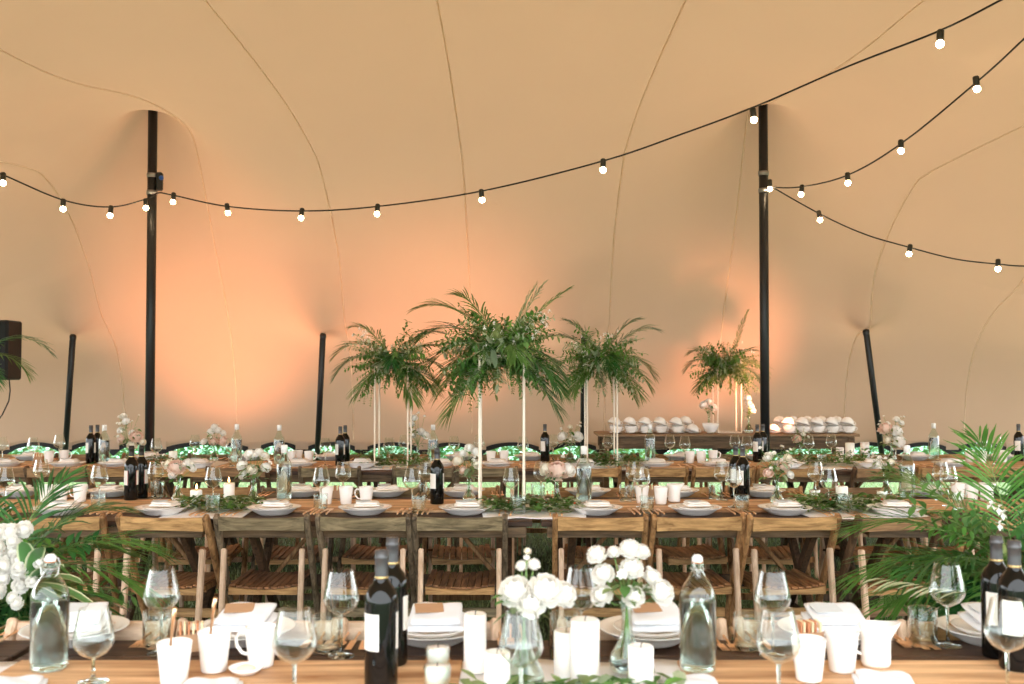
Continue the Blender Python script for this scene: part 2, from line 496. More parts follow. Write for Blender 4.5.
# raised seams of the cloth panels
for i, sx in enumerate([-5.6, -4.15, -2.95, -1.70, -.43, .99, 2.2, 3.56, 4.85]):
    pts = []; nrm_ = []
    for k in range(150):
        s_ = LEN*.92*k/149
        xx = sx*(1+.075*max(0, s_-3.6))
        p = tent(xx, s_); p2 = tent(xx+.01, s_); p3 = tent(xx, s_+.01)
        n_ = (p2-p).cross(p3-p).normalized()
        if n_.z > 0 or (abs(n_.z) < .2 and n_.y > 0): n_ = -n_
        pts.append(p+n_*.004); nrm_.append(n_)
    mb = new('seam'); vs_ = []
    for k, p in enumerate(pts):
        vs_ += [p+Vector((-.007, 0, 0)), p+nrm_[k]*.005, p+Vector((.007, 0, 0))]
    mb.add(vs_, [(3*k+j, 3*k+j+1, 3*k+j+4, 3*k+j+3) for k in range(len(pts)-1) for j in (0, 1)], True); o = mb.build('trim_%d' % (i+1)); o['kind'] = 'structure'
# black webbing on the scalloped edge
mb = new('webbing'); pts = []
n = 900
for k in range(n+1):
    x = -7.3+14.6*k/n; p = tent(x, 0)
    pts.append(p)
vs_ = []; 
for p in pts:
    w = .022+.02*(1-scallop(p.x)/.10)
    vs_ += [p+Vector((0, -.012, w*.8)), p+Vector((0, -.012, -w)), p+Vector((0, .012, -w)), p+Vector((0, .012, w*.8))]
fs_ = []
for k in range(n):
    a = k*4
    for q in range(4): fs_.append((a+q, a+(q+1) % 4, a+4+(q+1) % 4, a+4+q))
mb.add(vs_, fs_)
o = mb.build('trim_10'); o['kind'] = 'structure'
mb = new('patch')
for d_ in DX:
    z0 = tent(d_, 0).z+.035; yy = tent(d_, .12).y-.02
    mb.rbox((d_, yy, z0+.045), (.135, .004, .085), .0015)
o = mb.build('trim_11'); o['kind'] = 'structure'

# poles
for i, (p, px) in enumerate(zip(POLES_BIG, (151, 764))):
    r = empty('tent_pole', (p.x, p.y, 0))
    foot = Vector((X(px, 9.2)-p.x, 0, 0))
    mb = new('black_metal'); mb.tube([foot+Vector((0, 0, .01)), Vector((0, 0, p.z-.02))], .042, 16); mb.build('pole_shaft', r)
    mb = new('black_metal'); mb.lathe([(.001, 0), (.14, .0), (.14, .012), (.05, .02), (.05, .06), (.001, .06)], 20, c=foot); mb.build('base_plate', r)
    mb = new('black_metal'); mb.lathe([(.044, -.06), (.058, -.03), (.075, -.012), (.06, .0), (.001, .006)], 20, c=(0, 0, p.z-.02)); mb.build('pole_cap', r)
    zc = atY(157, 182, 9.2).z if i == 0 else atY(766, 180, 9.2).z
    fx = foot*(1-zc/p.z)
    mb = new('steel'); mb.lathe([(.043, -.02), (.05, -.02), (.05, .02), (.043, .02)], 16, c=(fx.x, 0, zc+.06)); mb.build('collar', r); mb = new('steel'); mb.lathe([(.043, -.02), (.05, -.02), (.05, .02), (.043, .02)], 16, c=(fx.x, 0, zc-.1)); mb.build('collar', r)
    if i == 0:
        mb = new('black_metal'); mb.rbox((fx.x+.075, -.02, zc), (.06, .05, .17), .012); mb.build('cable_clamp', r)
        mb = new('clamp_blue'); mb.sphere((fx.x+.10, -.045, zc+.03), .022, 10, 6); mb.build('clamp_knob', r)
    tag(r, ['tall black tent pole with a side clamp, rising behind the dark wine bottles at left', 'tall black tent pole standing in front of the sideboard of stacked cups'][i], 'tent pole', 'main tent poles')
small_lab = ['short slim black tent pole holding the tent edge, between the speaker and the clamped pole',
             'short slim black tent pole just left of the hanging palm fronds',
             'short slim black tent pole behind the stand left of the sideboard',
             'short slim black tent pole leaning out, right of the stacked cups']
for p, (bx, bd), l in zip(POLES_SMALL, ((66, 10.6), (318, 10.6), (583, 10.6), (880, 10.6)), small_lab):
    b_ = atY(bx, 440, bd); dd = (b_-p); foot = p+dd*(p.z/(p.z-b_.z))
    r = empty('edge_pole', (foot.x, foot.y, 0)); loc = Vector((foot.x, foot.y, 0))
    mb = new('black_metal'); mb.tube([Vector((0, 0, .012)), p-loc-Vector((0, 0, .015))], .03, 12); mb.build('pole_shaft', r)
    mb = new('black_metal'); mb.lathe([(.001, 0), (.07, 0), (.07, .01), (.035, .03), (.001, .03)], 16); mb.build('pole_foot', r)
    mb = new('black_metal'); mb.lathe([(.03, -.05), (.034, -.02), (.03, -.004), (.001, 0)], 14, c=p-loc-Vector((0, 0, .01))); mb.build('pole_cap', r)
    tag(r, l, 'tent pole', 'slim poles along the tent edge')

# ------------------------------------------------------------------ ground and outside
mb = new('lawn'); mb.add([(-40, -30, 0), (40, -30, 0), (40, 60, 0), (-40, 60, 0)], [(0, 1, 2, 3)])
o = mb.build('floor'); o['kind'] = 'structure'
mb = new('grass_blade')
for k in range(60000):
    y = 3.0+11*random.random()**1.1; x = (random.random()*2-1)*(.62*y+.3)
    h = .025+.04*random.random(); a = random.random()*PI; w = .003+.003*random.random()
    lx, ly = random.uniform(-.5, .5)*h, random.uniform(-.5, .5)*h
    mb.add([(x-w*math.cos(a), y-w*math.sin(a), 0), (x+w*math.cos(a), y+w*math.sin(a), 0), (x+lx, y+ly, h)], [(0, 1, 2)])
o = mb.build('grass'); tag(o, 'short trodden grass growing under the tables and chairs', 'grass', kind='stuff')
for k, (x0, x1) in enumerate(((-9.5, -3.1), (-3, 3), (3.1, 9.5))):
    mb = new('hedge_leaf')
    for _ in range(6500):
        x = random.uniform(x0, x1); h = 1.25+.25*math.sin(x*1.7+k)+.15*math.sin(x*4.1)
        z = h*random.random()**.8; y = 14.2+.35*math.sin(x*2.3)+random.uniform(-.1, .5)+.25*(z/h)**2
        d_ = Vector((random.uniform(-1, 1), random.uniform(-1, .3), random.uniform(-.6, 1)))
        mb.leaf((x, y, z), d_, random.uniform(.06, .12), .05, seg=2)
    mb.mat('leaf_green'); mb.box(((x0+x1)/2, 15.0, .5), (x1-x0, .5, 1.0))
    o = mb.build('hedge'); tag(o, ['sunlit green hedge outside, seen under the tent edge at left', 'sunlit green hedge outside, seen under the middle of the tent edge', 'sunlit green hedge outside, seen under the tent edge at right'][k], 'hedge', 'hedges beyond the tent', kind='stuff')

# ------------------------------------------------------------------ tables
TZ = .75; BZ = .762
def build_table():
    r = empty('trestle_table'); L = 1.0
    return r
def table(x0, x1, y0, y1, label):
    L = x1-x0; W = y1-y0; r = empty('trestle_table', ((x0+x1)/2, (y0+y1)/2, 0))
    mb = new('dark_plank'); n = 6; w = W/n
    for k in range(n): mb.rbox((0, -W/2+w*(k+.5), TZ-.014), (L-.004, w-.003, .028), .003)
    mb.build('tabletop', r)
    for sy in (-1, 1):
        mb = new('apron_wood'); mb.rbox((0, sy*(W/2-.03), TZ-.056), (L-.06, .024, .056), .003); mb.build('apron', r)
    for sx in (-1, 1):
        mb = new('apron_wood'); mb.rbox((sx*(L/2-.06), 0, TZ-.056), (.024, W-.09, .056), .003); mb.build('apron', r)
        for sy in (-1, 1):
            mb = new('umber'); mb.bar((sx*(L/2-.14), sy*(W/2-.09), TZ-.03), (sx*(L/2-.14-.0), -sy*(W/2-.12), .0), .035, .055, up=(0, 1, 0))
            for v in range(len(mb.v)):
                x, y, z = mb.v[v]; mb.v[v] = (x+sx*sy*.022, y, z)
            mb.build('leg', r)
        mb = new('umber'); mb.rbox((sx*(L/2-.14), 0, .20), (.03, W*.42, .05), .003); mb.build('stretcher', r)
        mb = new('honey'); mb.bar((sx*(L/2-.16), .05, .36), (sx*(L/2-.46), .05, .715), .022, .04); mb.build('brace', r)
    mb = new('umber'); mb.rbox((0, 0, .37), (L-.30, .035, .06), .003); mb.build('long_stretcher', r)
    tag(r, label, 'table', 'wooden trestle tables in rows')
    return r
NEAR = (1.74, 2.68); MID = (4.86, 5.80); FAR = (7.40, 8.34)
for a, b_, l in ((-2.75, -1.25, 'end table of the nearest row, bare dark trestle under the flower arrangement at left'),
                 (-1.23, .10, 'nearest row trestle table left of the white runner, under the near wine bottles'),
                 (.12, 1.66, 'nearest row trestle table right of the white candle group')):
    table(a, b_, *NEAR, l)
for a, b_, l in ((-2.98, -1.47, 'middle row dark trestle table at the left end, beside the palm arrangement'),
                 (-1.45, .10, 'middle row dark trestle table carrying the single wine bottle left of centre'),
                 (.14, 1.66, 'middle row dark trestle table directly right of the centre table gap'),
                 (1.70, 3.22, 'middle row dark trestle table behind the right palm arrangement')):
    table(a, b_, *MID, l)
for a, b_, l in ((-5.6, -4.02, 'far row trestle table at the extreme left under the speaker'),
                 (-4.0, -2.42, 'far row trestle table under the wine bottles left of the clamped pole'),
                 (-2.40, -.86, 'far row trestle table left of the double-rod plant stand'),
                 (-.84, .70, 'far row trestle table behind the central plant stand'),
                 (.72, 2.36, 'far row trestle table in front of the sideboard'),
                 (2.38, 3.98, 'far row trestle table under the three pillar candles at right'),
                 (4.0, 5.5, 'far row trestle table at the right end behind palm leaves')):
    table(a, b_, *FAR, l)
def board(x0, x1, y0, y1, label):
    r = empty('serving_board', ((x0+x1)/2, (y0+y1)/2, TZ)); W = y1-y0
    mb = new('orange_plank'); n = 3
    for k in range(n): mb.rbox((0, -W/2+W/n*(k+.5), .006), (x1-x0, W/n-.0015, .012), .002)
    o = mb.build('board_planks', r)
    tag(r, label, 'board', 'pale wooden boards along the tables')
def cloth(x0, x1, y0, y1, label):
    mb = new('cloth'); nx_, ny = 24, 12; vs_ = []
    for j in range(ny+1):
        for i in range(nx_+1):
            x = x0+(x1-x0)*i/nx_; y = y0+(y1-y0)*j/ny
            e_ = .01*math.sin(x*31+y*9)*(1 if i in (0, nx_) else 0)
            vs_.append((x+e_, y+.008*math.sin(x*23)*(j in (0, ny)), TZ+.004+.002*math.sin(x*17+y*13)+.0015*math.sin(x*41)))
    for j in range(ny):
        for i in range(nx_): mb.f.append((j*(nx_+1)+i, j*(nx_+1)+i+1, (j+1)*(nx_+1)+i+1, (j+1)*(nx_+1)+i)); mb.mi.append(0); mb.smooth.append(True)
    mb.v = vs_
    o = mb.build('table_runner'); so = o.modifiers.new('t', 'SOLIDIFY'); so.thickness = .003
    tag(o, label, 'table runner', 'short white runners under the greenery')
def bx(px, y): return (px-512)/1000*y
# boards and short white runners: (table row, left px, right px)
board(-1.19, -.12, 1.86, 2.45, 'pale orange wooden board on the near table, left of the white runner')
board(.40, 1.7, 1.86, 2.45, 'pale orange wooden board on the near table, under the right water bottle')
cloth(-.14, .42, 1.76, 2.47, 'white cloth runner under the near pillar candles and roses')
cloth(-1.9, -1.17, 1.76, 2.47, 'white cloth runner at the left end of the near table')
board(-3.0, -1.75, 5.15, 5.62, 'pale wooden board on middle table under the twin wine bottles')
board(-1.32, -.16, 5.15, 5.62, 'pale wooden board on middle table under the three white mugs')
board(.38, 1.45, 5.15, 5.62, 'pale wooden board on middle table right of the gap')
board(2.08, 3.2, 5.15, 5.62, 'pale wooden board on middle table behind the right palm arrangement')
cloth(-1.74, -1.33, 4.92, 5.7, 'white runner on middle table under the two lit candles')
cloth(-.15, .37, 4.92, 5.7, 'white runner on middle table at the centre table gap')
cloth(1.46, 2.07, 4.92, 5.7, 'white runner on middle table under the right greenery and candles')
board(-4.6, -2.85, 7.6, 8.14, 'pale wooden board on far table under the left wine bottles')
board(-2.25, -1.22, 7.6, 8.14, 'pale wooden board on far table behind the clear jug bottle')
board(-.62, .52, 7.6, 8.14, 'pale wooden board on far table behind the central stand')
board(1.05, 2.05, 7.6, 8.14, 'pale wooden board on far table below the sideboard')
board(2.95, 4.6, 7.6, 8.14, 'pale wooden board on far table under the right water bottle')
cloth(-1.2, -.66, 7.5, 8.2, 'white runner on far table under the double-rod stand')
cloth(.55, 1.02, 7.5, 8.2, 'white runner on far table under the right plant stand')
cloth(2.08, 2.93, 7.5, 8.2, 'white runner on far table under the pillar candles at right')
cloth(-2.83, -2.28, 7.5, 8.2, 'white runner on far table behind the blush rose vase')

# ------------------------------------------------------------------ chairs
def chair(style):
    up, seat, rail, leg = style
    r = empty('folding_chair')       # local: back towards -y, front towards +y; origin under the seat
    for sx in (-1, 1):
        mb = new(up); mb.bar((sx*.215, -.235, .79), (sx*.215, .20, 0), .026, .042, up=(0, 1, 0), bev=.006); mb.build('upright', r)
        mb = new(leg); mb.bar((sx*.186, -.195, .628), (sx*.186, -.275, 0), .024, .036, up=(0, 1, 0), bev=.006); mb.build('rear_leg', r)
    # seat: two side rails and slats that dip in the middle
    mb = new(seat); n = 10; prev = None
    for k in range(n):
        x = -.150+.30*k/(n-1); dip = .016*(1-(x/.155)**2)
        mb.rbox((x, .0, .452-dip), (.029, .37, .010), .002, Matrix.Rotation(math.atan(.2*x), 3, 'Y'))
    so = mb.build('seat', r)
    nn = 8
    for yy in (-.185, .19):
        mb = new('honey_rail' if rail != 'pale_rail' else rail)
        for k in range(nn):
            x0_ = -.165+.33*k/nn; x1_ = x0_+.33/nn
            z0, z1 = .446-.016*(1-(x0_/.17)**2), .446-.016*(1-(x1_/.17)**2)
            zb = .408
            y0, y1 = yy-.011, yy+.011
            mb.add([(x0_, y0, zb), (x1_, y0, zb), (x1_, y1, zb), (x0_, y1, zb), (x0_, y0, z0), (x1_, y0, z1), (x1_, y1, z1), (x0_, y1, z0)],
                   [(0, 3, 2, 1), (4, 5, 6, 7), (0, 1, 5, 4), (2, 3, 7, 6), (0, 4, 7, 3), (1, 2, 6, 5)])
        mb.build('seat_rail', so)
    mb = new(up)
    for sx in (-1, 1): mb.rbox((sx*.160, .0, .425), (.018, .35, .028), .003)
    mb.tube([(-.20, -.175, .425), (.20, -.175, .425)], .007, 6)
    mb.build('seat_frame', so)
    # curved top rail
    mb = new(rail); nn = 10; vs_ = []
    for k in range(nn+1):
        x = -.203+.406*k/nn; c_ = -.225-.02*(1-(x/.203)**2)
        zt = .783-.004*(1-(x/.2)**2); zb = .716+.006*(1-(x/.2)**2)
        vs_ += [(x, c_-.010, zb), (x, c_+.012, zb), (x, c_+.002, zt), (x, c_-.018, zt)]
    fs_ = []
    for k in range(nn):
        a = k*4
        for q in range(4): fs_.append((a+q, a+4+q, a+4+(q+1) % 4, a+(q+1) % 4))
    fs_ += [(0, 1, 2, 3), (nn*4+3, nn*4+2, nn*4+1, nn*4)]
    mb.add(vs_, fs_); mb.build('top_rail', r)
    mb = new(rail); mb.rbox((0, .06, .265), (.40, .020, .045), .003); mb.build('cross_rail', r)
    mb = new(up); mb.rbox((0, -.258, .13), (.35, .018, .040), .003); mb.build('cross_rail', r)
    return r
STY = {'honey': ('honey', 'honey_seat', 'honey_rail', 'pale_leg'), 'grey': ('grey', 'grey_seat', 'grey_rail', 'pale_leg'),
       'umber': ('umber', 'honey_seat', 'umber_rail', 'pale_leg'), 'pale': ('pale_leg', 'honey_seat', 'pale_rail', 'pale_leg')}
BUILD = {('chair', k): (lambda s=v: chair(s)) for k, v in STY.items()}
WORDS = {'honey': 'honey-brown', 'grey': 'greyish weathered', 'umber': 'dark brown', 'pale': 'pale wooden'}
def put_chair(kind, px, D, rz, area, group):
    # D = depth of the top rail; rz=0 faces away from the camera
    x = (px-512)/1000*D; f = 1 if abs(rz) < 1.5 else -1
    c_ = Vector((x, D, 0)) - Matrix.Rotation(rz, 3, 'Z') @ Vector((0, -.23, 0))
    o = place(('chair', kind), c_, rz)
    reg(o, WORDS[kind]+' folding chair', 'chair', area, px, group)
A1 = 'at near side of middle table'
for px, k, rz in ((58, 'honey', .10), (164, 'honey', -.10), (263, 'grey', .0), (364, 'grey', -.02), (460, 'grey', .0), (600, 'honey', -.03), (698, 'honey', .06), (793, 'honey', .09), (899, 'umber', .16), (1010, 'honey', .0)):
    put_chair(k, px, 4.77, rz, A1, 'folding chairs on the near side of the middle table')
A2 = 'at far side of middle table'
for px, k, rz in ((40, 'honey', .05), (128, 'umber', -.1), (215, 'honey', .12), (300, 'grey', .04), (385, 'grey', -.04), (462, 'honey', .05), (592, 'honey', -.05), (676, 'honey', .1), (762, 'honey', -.12), (850, 'umber', .08), (935, 'honey', .02)):
    put_chair(k, px, 6.0, PI+rz, A2, 'folding chairs on the far side of the middle table')
A3 = 'at near side of far table'
for px, k, rz in ((-2, 'umber', .1), (58, 'umber', .08), (120, 'honey', .0), (184, 'honey', -.02), (238, 'umber', .02), (330, 'grey', .0), (424, 'grey', .0), (487, 'grey', .03), (590, 'honey', .0), (657, 'honey', .02), (723, 'honey', -.02), (787, 'honey', -.06), (882, 'umber', .12), (948, 'honey', .0), (1010, 'honey', .0)):
    put_chair(k, px, 7.28, rz, A3, 'folding chairs on the near side of the far table')
A4 = 'at far side of far table'
for i in range(16):
    px = 18+i*66; put_chair(('honey', 'umber', 'honey', 'grey')[i % 4], px, 8.56, PI+.08*math.sin(i*2.3), A4, 'folding chairs on the far side of the far table')
A5 = 'behind the nearest table'
for px, k, rz in ((97, 'pale', .0), (266, 'pale', .02), (417, 'pale', .0), (640, 'pale', .0), (816, 'pale', -.08), (986, 'honey', .03)):
    put_chair(k, px, 2.735, PI+rz, A5, 'folding chairs behind the nearest table')

# ------------------------------------------------------------------ tableware
def b_wine_glass(stem_=.104, H=.212):
    r = empty('wine_glass')
    b0 = stem_; hb = H-stem_
    pr = [(.004, b0-.004), (.014, b0+.001), (.030, b0+.010), (.041, b0+.024), (.0455, b0+.036), (.0445, b0+.046), (.040, b0+hb*.62), (.0345, b0+hb*.85), (.0310, b0+hb)]
    mb = new('glass'); mb.lathe(pr, 28); mb.lathe([(r_-.0011, z+.0005) for r_, z in reversed(pr)], 28)
    mb.lathe([(.0310, H), (.0305, H+.0006), (.0299, H+.0005)], 28); mb.build('bowl', r)
    mb = new('foot_glass'); mb.lathe([(.034, .0008), (.034, .002), (.020, .004), (.007, .008), (.0042, .018), (.0036, .05), (.004, b0-.006), (.007, b0-.001), (.0005, b0)], 24, cap0=True); mb.build('stem_foot', r)
    return r
def b_tumbler():
    r = empty('water_tumbler')
    mb = new('tumbler_glass'); o_ = [(.033, .0), (.036, .004), (.037, .09)]; mb.lathe(o_, 28)
    mb.lathe([(.0352, .09), (.0345, .012), (.001, .010)], 28); mb.lathe([(.037, .09), (.0361, .0912), (.0352, .09)], 28); mb.build('glass_wall', r)
    mb = new('foot_glass'); mb.lathe([(.001, .0005), (.033, .0005), (.0350, .004), (.0345, .0095), (.001, .0095)], 28); mb.build('thick_base', r)
    return r
def b_swing_bottle():
    r = empty('water_bottle')
    pr = [(.001, .0008), (.038, .0008), (.0425, .006), (.043, .012), (.043, .165), (.041, .180), (.033, .198), (.022, .214), (.0155, .228), (.014, .238), (.0155, .243), (.0155, .250)]
    mb = new('bottle_glass'); mb.lathe(pr, 28); mb.lathe([(max(.0005, a-.002), z+.002) for a, z in reversed(pr)], 28); mb.build('bottle_body', r)
    mb = new('water'); mb.lathe([(.0005, .004), (.038, .004), (.0405, .010), (.0408, .158), (.0005, .158)], 28); mb.build('water_fill', r)
    mb = new('stopper'); mb.lathe([(.010, .249), (.013, .252), (.0125, .262), (.008, .268), (.0005, .269)], 16, cap0=True); mb.build('stopper', r)
    mb = new('rubber'); mb.lathe([(.0105, .2495), (.0135, .2495), (.0135, .2525), (.0105, .2525)], 16); mb.build('rubber_seal', r)
    mb = new('wire')
    for sx in (-1, 1):
        mb.tube([(sx*.004, 0, .262), (sx*.017, 0, .258), (sx*.021, 0, .244), (sx*.018, 0, .228), (sx*.014, .003, .222)], .0013, 6)
        mb.tube([(sx*.016, 0, .246), (sx*.020, -.006, .238), (sx*.019, -.008, .224), (sx*.012, -.013, .217)], .0013, 6)
    mb.tube([(.0165*math.cos(a*PI/8), .0165*math.sin(a*PI/8), .236) for a in range(17)], .0013, 6); mb.build('wire_clip', r)
    return r
def b_plain_water_bottle():
    r = empty('water_bottle')
    pr = [(.001, .0008), (.038, .0008), (.0415, .006), (.042, .012), (.042, .19), (.039, .205), (.026, .228), (.0165, .25), (.0145, .265), (.0145, .29), (.0165, .291), (.0165, .297)]
    mb = new('bottle_glass'); mb.lathe(pr, 28); mb.lathe([(max(.0005, a-.002), z+.002) for a, z in reversed(pr)], 28); mb.build('bottle_body', r)
    mb = new('water'); mb.lathe([(.0005, .004), (.037, .004), (.0395, .010), (.0398, .182), (.0005, .182)], 28); mb.build('water_fill', r)
    mb = new('stopper'); mb.lathe([(.0155, .262), (.0175, .262), (.0175, .302), (.015, .305), (.0005, .305)], 16); mb.build('bottle_cap', r)
    return r
def b_wine_bottle(foil='foil', red=False):
    r = empty('wine_bottle')
    pr = [(.001, .001), (.033, .001), (.0365, .005), (.037, .012), (.037, .185), (.0355, .200), (.029, .216), (.019, .229), (.0145, .240), (.0138, .262), (.0136, .296), (.001, .297)]
    mb = new('wine_glass_dark'); mb.lathe(pr, 32); mb.build('bottle_body', r)
    mb = new(foil); mb.lathe([(.0150, .236), (.0146, .262), (.0146, .280), (.0158, .281), (.0158, .289), (.0148, .290), (.0146, .300), (.0005, .301)], 24); mb.build('foil_capsule', r)
    mb = new('gold_band'); mb.lathe([(.0149, .238), (.0153, .2385), (.0152, .243), (.0148, .2435)], 24); mb.build('gold_ring', r)
    mb = new('label_paper')
    def lab(a0, a1, z0, z1, rr):
        n_ = 14; vs_ = []
        for k in range(n_+1):
            a = a0+(a1-a0)*k/n_; vs_ += [(rr*math.cos(a), rr*math.sin(a), z0), (rr*math.cos(a), rr*math.sin(a), z1)]
        mb.add(vs_, [(2*k, 2*k+2, 2*k+3, 2*k+1) for k in range(n_)], True)
    lab(-PI*1.0, -PI*.60, .085, .165, .0374); lab(-PI*.22, PI*.30, .085, .165, .0374)
    mb.build('label', r)
    if red:
        mb = new('label_red')
        def strip(a0, a1, z0, z1, rr):
            vs_ = []
            for k in range(5):
                a = a0+(a1-a0)*k/4; vs_ += [(rr*math.cos(a), rr*math.sin(a), z0), (rr*math.cos(a), rr*math.sin(a), z1)]
            mb.add(vs_, [(2*k, 2*k+2, 2*k+3, 2*k+1) for k in range(4)], True)
        strip(-PI*.63, -PI*.60, .085, .165, .0377); strip(-PI*.22, -PI*.19, .085, .165, .0377); mb.build('label_edge', r)
    return r
def b_plate():
    r = empty('dinner_plate')
    mb = new('ceramic'); pr = [(.001, .002), (.070, .002), (.073, 0), (.078, .003), (.100, .016), (.118, .030), (.134, .036), (.1355, .0385), (.133, .039), (.116, .034), (.097, .020), (.078, .009), (.001, .008)]
    mb.lathe(pr, 44); mb.build('plate_body', r)
    mb = new('plate_rim'); mb.lathe([(.1330, .0391), (.1358, .0387), (.1362, .0378), (.1350, .0366)], 44); mb.build('plate_rim', r)
    return r
def b_side_plate():
    r = empty('side_plate')
    mb = new('card_grey'); mb.mat('ceramic'); pr = [(.001, .001), (.058, .001), (.06, 0), (.078, .008), (.094, .018), (.095, .020), (.093, .0205), (.077, .012), (.060, .006), (.001, .006)]
    mb.lathe(pr, 40); mb.build('plate_body', r)
    mb = new('plate_rim'); mb.lathe([(.0925, .0206), (.0952, .0202), (.0952, .0194)], 40); mb.build('plate_rim', r)
    return r
def soft_block(mb, sx, sy, h, seed=0, z0=0, wav=.0015):
    nx_, ny = 12, 8; top = []; bot = []
    for j in range(ny+1):
        for i in range(nx_+1):
            u = i/nx_*2-1; v = j/ny*2-1
            e_ = (1-abs(u)**8)*(1-abs(v)**8)
            z = z0+h*(.55+.45*e_)+wav*math.sin(5*u+3*v+seed)+h*.22*math.cos(2.2*u+seed)*math.cos(1.7*v)
            ex = 1-.04*abs(v)**3; ey = 1-.05*abs(u)**3
            top.append((u*sx/2*ex, v*sy/2*ey, max(z, z0+.003))); bot.append((u*sx/2*ex, v*sy/2*ey, z0+.001))
    W_ = nx_+1; nv = len(top); fs_ = []
    for j in range(ny):
        for i in range(nx_):
            a = j*W_+i; fs_.append((a, a+1, a+W_+1, a+W_)); fs_.append((nv+a, nv+a+W_, nv+a+W_+1, nv+a+1))
    for i in range(nx_):
        fs_.append((i, nv+i, nv+i+1, i+1)); a = ny*W_+i; fs_.append((a, a+1, nv+a+1, nv+a))
    for j in range(ny):
        a = j*W_; fs_.append((a, a+W_, nv+a+W_, nv+a)); a += nx_; fs_.append((a, nv+a, nv+a+W_, a+W_))
    mb.add(top+bot, fs_, True)
def b_napkin(mat='napkin'):
    r = empty('folded_napkin')
    mb = new(mat); soft_block(mb, .13, .10, .012, 1.0); mb.build('lower_fold', r)
    mb = new(mat); soft_block(mb, .115, .085, .010, 2.4, z0=.012, wav=.002)
    mb.build('upper_fold', r)
    return r
def b_napkin_wedge():
    r = empty('folded_napkin')
    for nm, sx, sy, h, sd, z0, tilt in (('lower_fold', .15, .13, .014, 1.0, 0, .12), ('upper_fold', .135, .12, .012, 2.2, .016, .22)):
        mb = new('napkin_cool'); soft_block(mb, sx, sy, h, sd, z0=z0)
        mb.v = [(x, y, z+(sy/2-y)*tilt) for x, y, z in mb.v]; mb.build(nm, r)
    return r
def b_card(mat='card_grey'):
    r = new(mat); r.rbox((0, 0, .0015), (.075, .055, .0016), .0004); return r.build('place_card')
def b_mug():
    r = empty('white_mug')
    mb = new('ceramic'); pr = [(.001, .003), (.025, .003), (.027, 0), (.029, .004), (.0335, .045), (.0385, .090), (.0388, .093), (.0375, .094), (.0360, .090), (.031, .045), (.026, .008), (.001, .007)]
    mb.lathe(pr, 32); mb.build('cup_body', r)
    mb = new('ceramic'); mb.tube([(.035, 0, .078), (.050, 0, .080), (.060, 0, .068), (.058, 0, .048), (.046, 0, .032), (.031, 0, .028)], .0045, 8); mb.build('handle', r)
    return r
def b_jug():
    r = empty('milk_jug')
    prs = [(.001, .003), (.028, .003), (.030, 0), (.034, .01), (.034, .04), (.033, .065), (.040, .098), (.0385, .099), (.0315, .066), (.032, .04), (.031, .012), (.001, .008)]
    mb = new('ceramic'); mb.lathe(prs, 32)
    for i, (x, y, z) in enumerate(mb.v):
        if z > .06 and x > 0:
            k = (z-.06)/.04; a = math.atan2(y, x); g = max(0, math.cos(a))**6; mb.v[i] = (x+.022*k*g, y, z+.006*k*g)
    mb.build('jug_body', r)
    mb = new('ceramic'); mb.tube([(-.034, 0, .085), (-.052, 0, .082), (-.058, 0, .058), (-.048, 0, .035), (-.032, 0, .028)], .004, 8); mb.build('handle', r)
    return r
def b_pillar(r0=.033, h=.10, lit=False):
    r = empty('pillar_candle')
    mb = new('wax'); mb.lathe([(.001, 0), (r0-.001, 0), (r0, .002), (r0, h-.003), (r0-.003, h), (r0-.010, h-.002), (.001, h-.005)], 28); mb.build('wax_body', r)
    mb = new('wick'); mb.tube([(0, 0, h-.006), (.001, 0, h+.003), (.003, 0, h+.008)], .0011, 6); mb.build('wick', r)
    if lit:
        mb = new('flame'); mb.lathe([(.0005, .0), (.004, .005), (.005, .010), (.003, .020), (.0004, .030)], 10, c=(.002, 0, h+.004)); mb.build('flame', r)
    return r
def b_votive():
    r = empty('votive_candle')
    mb = new('tumbler_glass'); mb.lathe([(.001, .0), (.024, 0), (.030, .01), (.031, .04), (.028, .048)], 24); mb.lathe([(.027, .047), (.029, .04), (.028, .01), (.001, .003)], 24); mb.build('glass_cup', r)
    mb = new('wax'); mb.lathe([(.001, .004), (.027, .008), (.0285, .038), (.026, .043), (.001, .044)], 24); mb.build('wax_body', r)
    mb = new('wick'); mb.tube([(0, 0, .042), (.001, 0, .052)], .001, 6); mb.build('wick', r)
    return r
def cut(kind):
    mb = new('copper')
    mb.tube([(0, -.10, .004), (0, -.06, .0055), (0, .0, .0045), (0, .035, .004)], [.0052, .0042, .0028, .003], 6)
    if kind == 'fork':
        mb.rbox((0, .050, .004), (.019, .030, .0022), .001)
        for k in range(4): mb.rbox((-.0078+.0052*k, .082, .0045), (.0028, .038, .002), .0006)
    elif kind == 'knife':
        mb.rbox((.002, .075, .004), (.017, .085, .0018), .0007)
    else:
        mb.lathe([(.0005, 0), (.012, .0015), (.016, .004), (.0165, .0045), (.012, .003), (.0005, .0018)], 16, c=(0, .065, .002), sy=1.5)
    return mb.build({'fork': 'copper_fork', 'knife': 'copper_knife', 'spoon': 'copper_spoon'}[kind])
